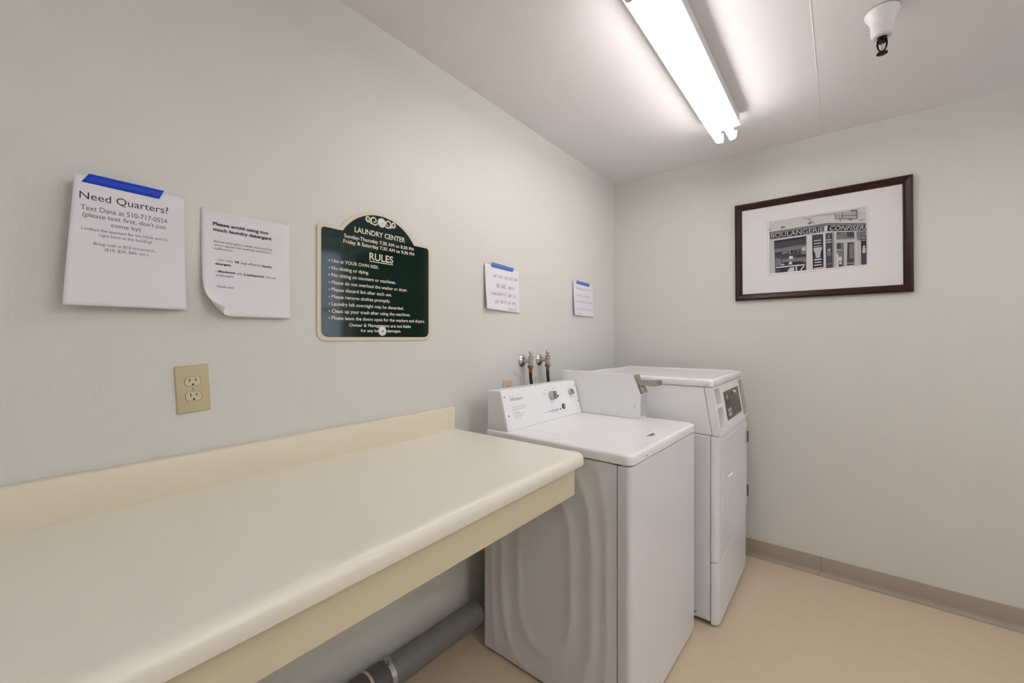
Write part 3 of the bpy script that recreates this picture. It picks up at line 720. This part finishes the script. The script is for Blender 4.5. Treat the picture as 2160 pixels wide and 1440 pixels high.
pl_ = lambda y, z: (0.0053, y - SY, z - SZ)
bm = B()
for s, y0, y1, z, cap, b in (
    ('LAUNDRY CENTER', 0.7962, 1.0079, 1.678, 0.0178, 0.018), ('Sunday-Thursday 7:30 AM to 8:30 PM', 0.7576, 1.0482, 1.6528, 0.0122, 0.018),
    ('Friday & Saturday 7:30 AM to 9:30 PM', 0.7547, 1.0512, 1.6340, 0.0118, 0.018), ('RULES', 0.8535, 0.9535, 1.5915, 0.0245, 0.018),
    ('Use at YOUR OWN RISK.', 0.7139, 0.8931, 1.5627, 0.0112, 0.018), ('No tinting or dying.', 0.7139, 0.8515, 1.5388, 0.0112, 0.018),
    ('No sitting on counters or machines.', 0.7139, 0.9649, 1.5159, 0.0112, 0.018), ('Please do not overload the washer or dryer.', 0.7139, 1.0189, 1.4918, 0.0112, 0.018),
    ('Please discard lint after each use.', 0.7139, 0.9477, 1.4682, 0.0112, 0.018), ('Please remove clothes promptly.', 0.7139, 0.9410, 1.4448, 0.0112, 0.018),
    ('Laundry left overnight may be discarded.', 0.7139, 1.0007, 1.4211, 0.0112, 0.018), ('Clean up your trash after using the machines.', 0.7139, 1.0325, 1.3977, 0.0112, 0.018),
    ('Please leave the doors open for the washers and dryers.', 0.7139, 1.1032, 1.3749, 0.0112, 0.018), ('Owner & Management are not liable', 0.7758, 1.0344, 1.3532, 0.0106, 0.018),
    ('for any loss or damages.', 0.8195, 0.9890, 1.3351, 0.0104, 0.018)):
    put_text(bm, s, y0, y1, z, cap, pl_, bold=b)
bm.faces.new([bm.verts.new(pl_(y, z)) for y, z in ((0.8535, 1.5845), (0.9535, 1.5845), (0.9535, 1.5875), (0.8535, 1.5875))])
for z in (1.5627, 1.5388, 1.5159, 1.4918, 1.4682, 1.4448, 1.4211, 1.3977, 1.3749):
    bm.faces.new([bm.verts.new(pl_(0.7058 + 0.0026 * math.cos(k * PI / 4), z + 0.0048 + 0.0026 * math.sin(k * PI / 4))) for k in range(8)])
obj('lettering', bm, M_LETTER, t, smooth=0, kind='stuff')
# scrollwork either side of the upper screw
def ribbon(pts, w):
    L_, R_ = [], []
    for i, p in enumerate(pts):
        a = Vector(pts[max(0, i - 1)]); b = Vector(pts[min(len(pts) - 1, i + 1)]); d = (b - a).normalized(); n = Vector((-d.y, d.x))
        ww = w * (0.55 + 0.45 * math.sin(PI * min(1, 0.15 + i / len(pts))))
        L_.append(bm.verts.new(pl_(p[0] + n.x * ww, p[1] + n.y * ww))); R_.append(bm.verts.new(pl_(p[0] - n.x * ww, p[1] - n.y * ww)))
    for i in range(len(pts) - 1): bm.faces.new((L_[i], L_[i + 1], R_[i + 1], R_[i]))
for s in (-1, 1):
    bm = B()
    def spiral(cy, cz, r0, r1, a0, a1, n=28):
        return [(SY + s * (cy + (r0 + (r1 - r0) * k / n) * math.cos(math.radians(a0 + (a1 - a0) * k / n))), cz + (r0 + (r1 - r0) * k / n) * math.sin(math.radians(a0 + (a1 - a0) * k / n))) for k in range(n + 1)]
    ribbon(spiral(0.029, 1.7335, 0.0165, 0.0045, -160, 300), 0.0030)
    ribbon(spiral(0.0525, 1.7340, 0.0110, 0.0030, -150, 330), 0.0027)
    ribbon(spiral(0.0405, 1.7250, 0.0045, 0.0045, -30, -150, 6), 0.0026)
    obj('scrollwork', bm, M_LETTER, t, smooth=0, kind='stuff')
for y, z in ((0.9029, 1.7313), (0.9060, 1.3387)):
    bm = B(); lathe(bm, [(0, 0.0170), (0.002, 0.0168), (0.0036, 0.0150), (0.0040, 0.008)], (0.0052, y - SY, z - SZ), (1, 0, 0), 28); wsh = obj('plastic_washer', bm, M_WASHER, t)
    bm = B(); lathe(bm, [(0, 0.0050), (0.001, 0.0046), (0.0016, 0.0035)], (0.0090, y - SY, z - SZ), (1, 0, 0), 14); obj('screw', bm, M_STEEL, wsh)

# ------------------------------------------------------------------ wall sockets
def socket(label, y, z, rx, m, m2):
    t = thing('wall_outlet', label, 'outlet', (0, y, z), (rx, 0, 0))
    bm = B(); loft(bm, [[bm.verts.new((x, p[0], p[1])) for p in q] for x, q in [(xx, [(v[0] * (hw / 1), v[1] * (hh / 1)) for v in ((-1, -1), (1, -1), (1, 1), (-1, 1))]) for xx, hw, hh in ((0.0005, 0.0362, 0.0605), (0.0025, 0.0360, 0.0603), (0.0050, 0.0345, 0.0588), (0.0056, 0.0325, 0.0565))]])
    pt = obj('cover_plate', bm, m, t, smooth=50)
    for s in (1, -1):
        zc_ = s * 0.0190
        bm = B(); pts = []
        def outline(k): 
            p = []
            for a in range(-42, 43, 7): p.append((k * 0.0172 * math.cos(math.radians(a)), zc_ + k * 0.0172 * math.sin(math.radians(a))))
            for a in range(138, 223, 7): p.append((k * 0.0172 * math.cos(math.radians(a)), zc_ + k * 0.0172 * math.sin(math.radians(a))))
            return p
        prism(bm, outline(1.05), 'x', 0.0050, 0.00575); obj('socket_gap', bm, M_PANEL, pt, smooth=0)
        bm = B(); prism(bm, outline(1.0), 'x', 0.0050, 0.0066); fc = obj('socket_face', bm, m2, t, bevel=0.0006)
        for yy, hh in ((-0.0064, 0.0040), (0.0064, 0.0034)):
            obj('slot', box(B(), 0.0062, 0.0068, yy - 0.0011, yy + 0.0011, zc_ + 0.0030 - hh + 0.001, zc_ + 0.0030 + hh + 0.001), M_DARK, fc, smooth=0)
        bm = B(); prism(bm, [(-0.0024, zc_ - 0.0095), (0.0024, zc_ - 0.0095), (0.0024, zc_ - 0.0068), (0.0015, zc_ - 0.0052), (-0.0015, zc_ - 0.0052), (-0.0024, zc_ - 0.0068)], 'x', 0.0062, 0.0068); obj('ground_hole', bm, M_DARK, fc, smooth=0)
    bm = B(); lathe(bm, [(0, 0.0034), (0.0012, 0.003), (0.0016, 0.001)], (0.0055, 0, 0), (1, 0, 0), 12); sc = obj('screw', bm, M_STEEL, t)
    obj('screw_slot', box(B(), 0.0070, 0.0073, -0.0026, 0.0026, -0.0004, 0.0004), M_DARK, sc, smooth=0)
socket('ivory duplex wall outlet slightly tilted above the counter backsplash', 0.3412, 1.1840, 0.055, M_IVORY, M_IVORY2)
socket('beige wall outlet mostly hidden behind the washer console', 1.6390, 1.0420, 0.0, M_BEIGE, M_BEIGE)

# ------------------------------------------------------------------ water valves and hoses
def valve(y, lab, collar_m, hlab, turn):
    zc_ = 1.1930
    t = thing('water_valve', lab, 'valve', (0, y, zc_), group='laundry water valves')
    bm = B(); lathe(bm, [(0.001, 0.031), (0.003, 0.0315), (0.006, 0.029), (0.012, 0.019), (0.016, 0.013)], (0, 0, 0), (1, 0, 0), 26); obj('wall_flange', bm, M_CHROME, t, smooth=50)
    bm = B(); cyl(bm, (0.010, 0, 0), (0.046, 0, 0), 0.0105, seg=16); obj('inlet_pipe', bm, M_STEEL, t)
    bm = B(); lathe(bm, [(-0.022, 0.0125), (-0.016, 0.0145), (-0.006, 0.0130), (0.006, 0.0130), (0.016, 0.0120), (0.020, 0.0150), (0.026, 0.0145), (0.028, 0.0070)], (0.055, 0, 0), (0, 0, 1), 18); obj('valve_body', bm, M_CHROME, t, smooth=50)
    bm = B(); cyl(bm, (0.055, 0, 0.026), (0.055, 0, 0.036), 0.0045, seg=10)
    lathe(bm, [(-0.010, 0.003), (-0.008, 0.007), (-0.003, 0.0098), (0.003, 0.0098), (0.008, 0.007), (0.010, 0.003)], (0.055, 0, 0.043), (math.cos(turn), math.sin(turn), 0.25), 14); obj('handle', bm, M_CHROME, t, smooth=50)
    bm = B(); lathe(bm, [(-0.038, 0.0135), (-0.036, 0.0155), (-0.024, 0.0155), (-0.021, 0.0140)], (0.055, 0, 0), (0, 0, 1), 8); obj('coupling_nut', bm, M_BRASS, t, smooth=20)
    h = thing('supply_hose', hlab, 'hose', (0.055, y, zc_), group='washer supply hoses')
    bm = B(); cyl(bm, (0, 0, -0.038), (0, 0, -0.058), 0.0095, seg=14); obj('collar', bm, collar_m, h)
    bm = B(); tube(bm, [(0, 0, -0.057), (0.0, 0.001, -0.08), (0.002, 0.004, -0.11), (0.003, 0.008, -0.16), (0.0, 0.010, -0.22), (0.0, 0.008, -0.30), (0.008, 0.004, -0.36), (0.030, 0.0, -0.39), (0.052, 0.0, -0.395)], 0.0085, 12); obj('hose_tube', bm, M_HOSE, h)
valve(1.762, 'tarnished chrome water valve nearer the counter, above a copper-collared hose', M_COPPER, 'black hose with copper collar running down behind the washer', 0.3)
valve(1.922, 'tarnished chrome water valve nearer the corner, above a grey-collared hose', M_BLUECOL, 'black hose with blue-grey collar running down behind the washer', 1.2)

# ------------------------------------------------------------------ framed photograph on the back wall
t = thing('framed_picture', 'framed black-and-white photograph of a French bakery storefront on the back wall', 'picture', (1.2025, L, 1.835))
t.rotation_euler = (0, math.radians(-0.35), 0)
FW, FH, FB = 0.3985, 0.2925, 0.0385
def rail(a, b, c, d, m):
    """mitred rail between outer corners a,b and inner corners d,c with a moulded profile"""
    bm = B(); prof = [(0.0, -0.001), (0.0, -0.020), (0.10, -0.026), (0.30, -0.0275), (0.62, -0.022), (0.80, -0.021), (0.84, -0.0165), (0.97, -0.0155), (1.0, -0.0120), (1.0, -0.001)]
    A = [bm.verts.new((a[0] + (d[0] - a[0]) * f, dy, a[1] + (d[1] - a[1]) * f)) for f, dy in prof]
    C_ = [bm.verts.new((b[0] + (c[0] - b[0]) * f, dy, b[1] + (c[1] - b[1]) * f)) for f, dy in prof]
    loft(bm, [A, C_]); return obj('frame_rail', bm, m, t, smooth=30)
o4 = [(-FW, FH), (FW, FH), (FW, -FH), (-FW, -FH)]; i4 = [(-FW + FB, FH - FB), (FW - FB, FH - FB), (FW - FB, -FH + FB), (-FW + FB, -FH + FB)]
for k in range(4): rail(o4[k], o4[(k + 1) % 4], i4[(k + 1) % 4], i4[k], M_WOOD)
obj('mat_board', box(B(), -FW + 0.02, FW - 0.02, -0.0105, -0.002, -FH + 0.02, FH - 0.02), M_MAT, t, smooth=0)
PRINT=[
 ('sky',[(-0.219, 0.1644), (0.2192, 0.1684), (0.2192, -0.1368), (-0.219, -0.1406)]),
 ('pale',[(-0.219, 0.0553), (0.2192, 0.0392), (0.2192, -0.1368), (-0.219, -0.1406)]),
 ('mid',[(-0.219, 0.106), (0.0549, 0.1121), (0.0549, 0.0949), (-0.2175, 0.0866)]),
 ('ink',[(-0.216, 0.0891), (0.0418, 0.0964), (0.0418, 0.0643), (-0.2145, 0.061)]),
 ('pale',[(-0.2145, 0.061), (0.0471, 0.0635), (0.0471, 0.0589), (-0.2145, 0.0547)]),
 ('white',[(-0.219, 0.1102), (0.0549, 0.1144), (0.0549, 0.1105), (-0.219, 0.105)]),
 ('mid',[(0.0549, 0.1105), (0.2192, 0.0828), (0.2192, 0.0697), (0.0549, 0.0958)]),
 ('ink',[(0.0562, 0.0956), (0.2192, 0.0703), (0.2192, 0.0423), (0.0549, 0.0659)]),
 ('pale',[(0.0471, 0.0661), (0.2192, 0.0423), (0.2192, 0.0367), (0.0471, 0.0596)]),
 ('white',[(0.0549, 0.1151), (0.2192, 0.0853), (0.2192, 0.0821), (0.0549, 0.1105)]),
 ('white',[(0.0484, 0.0936), (0.0575, 0.0938), (0.0523, 0.0679), (0.0424, 0.0682)]),
 ('dark',[(-0.1946, 0.049), (-0.0391, 0.0535), (-0.0407, -0.139), (-0.1893, -0.1399)]),
 ('ink',[(-0.1946, 0.049), (-0.0391, 0.0535), (-0.0396, 0.0413), (-0.194, 0.0361)]),
 ('mid',[(-0.1907, -0.0008), (-0.0402, 0.0063), (-0.0404, -0.0171), (-0.1901, -0.0218)]),
 ('ink',[(-0.1833, -0.0226), (-0.0856, -0.0179), (-0.0856, -0.0281), (-0.1833, -0.033)]),
 ('mid',[(-0.0647, -0.0072), (-0.0404, -0.0021), (-0.0404, -0.0505), (-0.0633, -0.046)]),
 ('pale',[(-0.0592, -0.0096), (-0.0426, -0.0051), (-0.0413, -0.027), (-0.0605, -0.0279)]),
 ('pale',[(-0.1555, -0.0261), (-0.1267, -0.0235), (-0.1267, -0.028), (-0.1555, -0.0312)]),
 ('pale',[(-0.1196, -0.0152), (-0.1161, -0.015), (-0.1156, -0.0413), (-0.119, -0.0416)]),
 ('mid',[(-0.0997, 0.011), (-0.0963, 0.0113), (-0.0963, -0.0352), (-0.0997, -0.0354)]),
 ('mid',[(-0.0828, 0.0121), (-0.0795, 0.0123), (-0.0795, -0.0356), (-0.0828, -0.0359)]),
 ('mid',[(-0.1878, -0.0515), (-0.1599, -0.06), (-0.1585, -0.0981), (-0.1878, -0.1001)]),
 ('mid',[(-0.1541, -0.0641), (-0.0413, -0.0654), (-0.0413, -0.0939), (-0.1541, -0.0848)]),
 ('ink',[(-0.1454, -0.0823), (-0.0523, -0.0876), (-0.0523, -0.101), (-0.1454, -0.0977)]),
 ('ink',[(-0.0856, -0.05), (-0.0413, -0.0487), (-0.0413, -0.0588), (-0.0856, -0.0585)]),
 ('white',[(-0.1218, -0.0559), (-0.1173, -0.0506), (-0.1068, -0.0509), (-0.1019, -0.0572), (-0.1025, -0.0667), (-0.121, -0.0666)]),
 ('white',[(-0.1253, -0.0982), (-0.1053, -0.0983), (-0.1104, -0.0821), (-0.119, -0.0818)]),
 ('white',[(-0.1614, -0.0926), (-0.144, -0.0927), (-0.144, -0.0989), (-0.1622, -0.0983)]),
 ('white',[(-0.1857, -0.1056), (-0.0473, -0.1039), (-0.0473, -0.1106), (-0.1857, -0.1125)]),
 ('ink',[(-0.1657, -0.1128), (-0.0969, -0.1131), (-0.0969, -0.1368), (-0.1643, -0.1406)]),
 ('white',[(-0.131, -0.1393), (-0.0969, -0.1379), (-0.0983, -0.1164), (-0.1153, -0.118), (-0.1253, -0.1272)]),
 ('ink',[(-0.0842, -0.1127), (-0.0481, -0.1125), (-0.0481, -0.1383), (-0.0842, -0.1391)]),
 ('white',[(-0.0702, -0.1378), (-0.0633, -0.1375), (-0.0481, -0.1149), (-0.055, -0.1141)]),
 ('white',[(-0.0898, -0.1122), (-0.0834, -0.1122), (-0.0834, -0.1392), (-0.0898, -0.1392)]),
 ('white',[(-0.038, 0.0554), (-0.0141, 0.0558), (-0.0119, -0.1386), (-0.0399, -0.1394)]),
 ('ink',[(-0.0127, 0.0539), (0.0366, 0.053), (0.0379, -0.137), (-0.01, -0.1388)]),
 ('dark',[(-0.01, 0.0502), (0.0339, 0.0495), (0.0339, 0.0256), (-0.0095, 0.0252)]),
 ('pale',[(-0.006, 0.0231), (0.0287, 0.0231), (0.0287, 0.0171), (-0.006, 0.0175)]),
 ('pale',[(-0.006, 0.0075), (0.0287, 0.0073), (0.0287, 0.0017), (-0.006, 0.0016)]),
 ('pale',[(-0.006, -0.009), (0.0287, -0.0091), (0.0287, -0.013), (-0.006, -0.0133)]),
 ('pale',[(-0.0065, -0.0182), (0.0326, -0.0185), (0.0313, -0.0331), (0.0247, -0.0519), (0.0234, -0.0764), (0.0034, -0.0764), (0.0007, -0.0506), (-0.006, -0.0332)]),
 ('white',[(-0.0046, -0.082), (0.03, -0.0814), (0.03, -0.0887), (-0.0046, -0.0893)]),
 ('white',[(-0.0019, -0.0982), (0.0274, -0.0975), (0.0274, -0.1031), (-0.0019, -0.1042)]),
 ('white',[(-0.0046, -0.1138), (0.03, -0.1123), (0.03, -0.1175), (-0.0046, -0.1198)]),
 ('pale',[(-0.006, -0.1309), (0.0366, -0.1287), (0.0371, -0.1366), (-0.006, -0.1382)]),
 ('white',[(0.0371, 0.0529), (0.0471, 0.0537), (0.0484, -0.1381), (0.0382, -0.138)]),
 ('dark',[(0.0471, 0.0537), (0.0769, 0.053), (0.0782, -0.1379), (0.0484, -0.1381)]),
 ('pale',[(0.0502, 0.0193), (0.073, 0.0192), (0.073, 0.0134), (0.0502, 0.0134)]),
 ('pale',[(0.0502, 0.0062), (0.073, 0.0063), (0.073, 0.0004), (0.0502, 0.0004)]),
 ('pale',[(0.0601, 0.0413), (0.064, 0.0414), (0.0627, 0.0279), (0.0596, 0.0277)]),
 ('mid',[(0.0562, -0.0347), (0.0666, -0.0295), (0.0692, -0.0445), (0.0717, -0.0578), (0.0705, -0.0706), (0.0627, -0.0745), (0.0536, -0.0685), (0.0523, -0.0537)]),
 ('pale',[(0.0601, -0.0335), (0.0666, -0.0328), (0.0674, -0.0426), (0.0606, -0.044)]),
 ('mid',[(0.0523, -0.1124), (0.0743, -0.1116), (0.0743, -0.1171), (0.0523, -0.118)]),
 ('mid',[(0.0795, 0.0546), (0.0833, 0.0546), (0.0838, -0.1369), (0.0802, -0.1371)]),
 ('mid',[(0.0948, 0.0535), (0.1697, 0.0437), (0.1697, 0.0058), (0.0956, 0.0134)]),
 ('dark',[(0.0956, 0.0488), (0.1164, 0.0488), (0.1012, 0.0383)]),
 ('dark',[(0.1389, 0.0466), (0.1697, 0.0431), (0.1697, 0.0153), (0.1401, 0.0197)]),
 ('mid',[(0.0956, -0.0059), (0.1264, -0.0083), (0.1264, -0.1365), (0.0966, -0.1356)]),
 ('dark',[(0.0956, -0.0076), (0.1143, -0.0092), (0.1143, -0.0438), (0.0956, -0.043)]),
 ('pale',[(0.0956, -0.0407), (0.1151, -0.042), (0.1151, -0.0465), (0.0956, -0.0453)]),
 ('white',[(0.0956, -0.064), (0.1025, -0.0642), (0.1037, -0.1357), (0.0961, -0.1355)]),
 ('white',[(0.1037, -0.0842), (0.1164, -0.0825), (0.1176, -0.1051), (0.1037, -0.1052)]),
 ('ink',[(0.1042, -0.1052), (0.1176, -0.1051), (0.1176, -0.1339), (0.1042, -0.1341)]),
 ('white',[(0.1063, -0.1103), (0.1151, -0.108), (0.1159, -0.1241), (0.1068, -0.1248)]),
 ('dark',[(0.1414, -0.0098), (0.169, -0.0124), (0.169, -0.1324), (0.1384, -0.1336)]),
 ('mid',[(0.1488, -0.0197), (0.1661, -0.0205), (0.1661, -0.0979), (0.1501, -0.0992)]),
 ('pale',[(0.1389, -0.1196), (0.169, -0.1204), (0.169, -0.1242), (0.1389, -0.1234)]),
 ('mid',[(0.1783, 0.043), (0.1957, 0.0413), (0.1957, -0.0073), (0.1819, -0.0022)]),
 ('sky',[(0.1758, -0.0045), (0.1807, -0.002), (0.1807, -0.1349), (0.1758, -0.135)]),
 ('ink',[(0.1976, 0.041), (0.2192, 0.0392), (0.2192, -0.1359), (0.1976, -0.1361)]),
 ('mid',[(0.1996, 0.0391), (0.218, 0.0375), (0.218, 0.0113), (0.2, 0.0124)]),
 ('pale',[(0.2005, 0.0083), (0.2158, 0.0073), (0.2158, 0.0016), (0.2005, 0.0026)]),
 ('pale',[(0.2005, -0.0049), (0.2158, -0.0058), (0.2158, -0.0102), (0.2005, -0.0093)]),
 ('pale',[(0.2048, -0.0368), (0.2132, -0.0348), (0.2156, -0.0569), (0.2173, -0.0696), (0.212, -0.0783), (0.2036, -0.0757), (0.2012, -0.0645), (0.2036, -0.0523)]),
 ('dark',[(0.1988, -0.0798), (0.2192, -0.0808), (0.2192, -0.1359), (0.1981, -0.1355)]),
 ('mid',[(-0.1599, 0.1254), (-0.1541, 0.1269), (-0.1526, 0.1301), (-0.1497, 0.1261), (-0.1391, 0.1244), (-0.1402, 0.1143), (-0.1599, 0.114)]),
 ('mid',[(-0.0303, 0.1266), (-0.0243, 0.1279), (-0.0235, 0.1321), (-0.0208, 0.1283), (-0.0127, 0.1269), (-0.0135, 0.1181), (-0.0303, 0.1166)]),
 ('mid',[(-0.219, 0.1218), (-0.2115, 0.1223), (-0.2101, 0.1134), (-0.2184, 0.1129)]),
 ('mid',[(-0.2145, 0.1245), (-0.1863, 0.154), (-0.1819, 0.1539), (-0.2101, 0.1273)]),
 ('sky',[(-0.2086, 0.1306), (-0.1878, 0.1508), (-0.1857, 0.1504), (-0.2056, 0.1329)]),
 ('mid',[(-0.0578, 0.157), (-0.0303, 0.1499), (0.0021, 0.1178), (-0.0006, 0.1172), (-0.0317, 0.1475), (-0.0578, 0.155)]),
 ('mid',[(-0.0303, 0.1499), (0.0074, 0.1598), (0.091, 0.1528), (0.091, 0.1509), (0.008, 0.1577), (-0.0298, 0.1478)]),
 ('mid',[(0.1856, 0.1419), (0.2192, 0.1332), (0.2192, 0.1317), (0.1856, 0.14)]),
 ('mid',[(0.1904, 0.1018), (0.2192, 0.1061), (0.2192, 0.1046), (0.1904, 0.0964)]),
 ('dark',[(0.0897, 0.1579), (0.0923, 0.1581), (0.0923, 0.1242), (0.0902, 0.1245)]),
 ('mid',[(0.091, 0.1425), (0.1826, 0.1305), (0.1826, 0.1267), (0.091, 0.1393)]),
 ('dark',[(0.1189, 0.1589), (0.1219, 0.159), (0.1219, 0.12), (0.1189, 0.1205)]),
 ('dark',[(0.155, 0.1608), (0.1826, 0.1569), (0.1836, 0.1517), (0.1557, 0.1556)]),
 ('dark',[(0.1795, 0.1569), (0.1831, 0.1568), (0.1836, 0.1092), (0.18, 0.1099)]),
 ('mid',[(0.0905, 0.1287), (0.1826, 0.1125), (0.1826, 0.1088), (0.0905, 0.1239)]),
 ('mid',[(0.1463, 0.1148), (0.1616, 0.1127), (0.1592, 0.1049), (0.1488, 0.1067)]),
 ('mid',[(0.1103, 0.1166), (0.1154, 0.1157), (0.1148, 0.1074), (0.1113, 0.108)]),
 ('mid',[(0.0999, 0.1604), (0.1019, 0.1603), (0.1019, 0.1235), (0.0999, 0.1238)]),
 ('mid',[(0.1088, 0.1598), (0.1108, 0.1598), (0.1108, 0.1219), (0.1088, 0.1223)]),
 ('mid',[(0.1277, 0.1588), (0.1297, 0.1587), (0.1297, 0.1186), (0.1277, 0.119)]),
 ('mid',[(0.1369, 0.1582), (0.1389, 0.1582), (0.1389, 0.117), (0.1369, 0.1174)]),
 ('mid',[(0.1468, 0.1576), (0.1488, 0.1576), (0.1488, 0.1153), (0.1468, 0.1156)]),
 ('mid',[(0.1562, 0.1571), (0.1582, 0.1571), (0.1582, 0.1137), (0.1562, 0.114)]),
 ('mid',[(0.1648, 0.1566), (0.1668, 0.1566), (0.1668, 0.1122), (0.1648, 0.1125)]),
 ('mid',[(0.1734, 0.1561), (0.1753, 0.1561), (0.1753, 0.1107), (0.1734, 0.111)]),
]
BOUL= [(-0.2095, 0.0672), (0.0405, 0.0662), (0.0405, 0.0926), (-0.2107, 0.0918)]
CONF= [(0.0653, 0.0685), (0.218, 0.045), (0.2197, 0.068), (0.0692, 0.0912)]
EMB= [(-0.2287, 0.164), (0.2263, 0.1686), (0.2216, -0.1433), (-0.225, -0.154)]

TONE = {'sky': (0.60, 0.59, 0.585), 'pale': (0.52, 0.51, 0.52), 'white': (0.66, 0.65, 0.66), 'mid': (0.19, 0.185, 0.195), 'dark': (0.060, 0.055, 0.075), 'ink': (0.022, 0.018, 0.030)}
KEYS = list(TONE)
bm = B()
for i, (n, poly) in enumerate(PRINT):
    y = -0.0108 - 0.00002 * i
    f = bm.faces.new([bm.verts.new((p[0], y, p[1])) for p in poly]); f.material_index = KEYS.index(n)
    bmesh.ops.triangulate(bm, faces=[f]) if len(poly) > 4 else None
pr = obj('photo_print', bm, [mat('print_' + k, TONE[k], 0.7, var=0.10, scale=160) for k in KEYS], t, smooth=0)
def quadtext(body, q, shear, bold, m):
    vs, fs = text2d(body, bold, shear); bm = B()
    xa = min(p[0] for p in vs); xb = max(p[0] for p in vs); ch = cap_height(); V = []
    for x, y in vs:
        a = (x - xa) / (xb - xa); b = y / ch
        lo = [q[0][k] * (1 - a) + q[1][k] * a for k in (0, 1)]; hi = [q[3][k] * (1 - a) + q[2][k] * a for k in (0, 1)]
        V.append(bm.verts.new((lo[0] * (1 - b) + hi[0] * b, -0.0134, lo[1] * (1 - b) + hi[1] * b)))
    for f in fs:
        try: bm.faces.new([V[i] for i in f])
        except ValueError: pass
    obj('print_lettering', bm, m, pr, smooth=0)
quadtext('BOULANGERIE', BOUL, 0.0, 0.01, mat('print_letter_grey', (0.45, 0.45, 0.48), 0.7))
quadtext('CONFISERI', CONF, 0.18, 0.004, mat('print_letter_white', (0.62, 0.61, 0.62), 0.7))
# pressed plate line round the print
bm = B()
for k in range(4):
    a = Vector(EMB[k]); b = Vector(EMB[(k + 1) % 4]); d = (b - a).normalized(); n = Vector((-d.y, d.x)) * 0.0009
    bm.faces.new([bm.verts.new((p.x, -0.01062, p.y)) for p in (a - n, b - n, b + n, a + n)])
obj('plate_line', bm, mat('plate_line_grey', (0.50, 0.49, 0.49), 0.8), t, smooth=0)
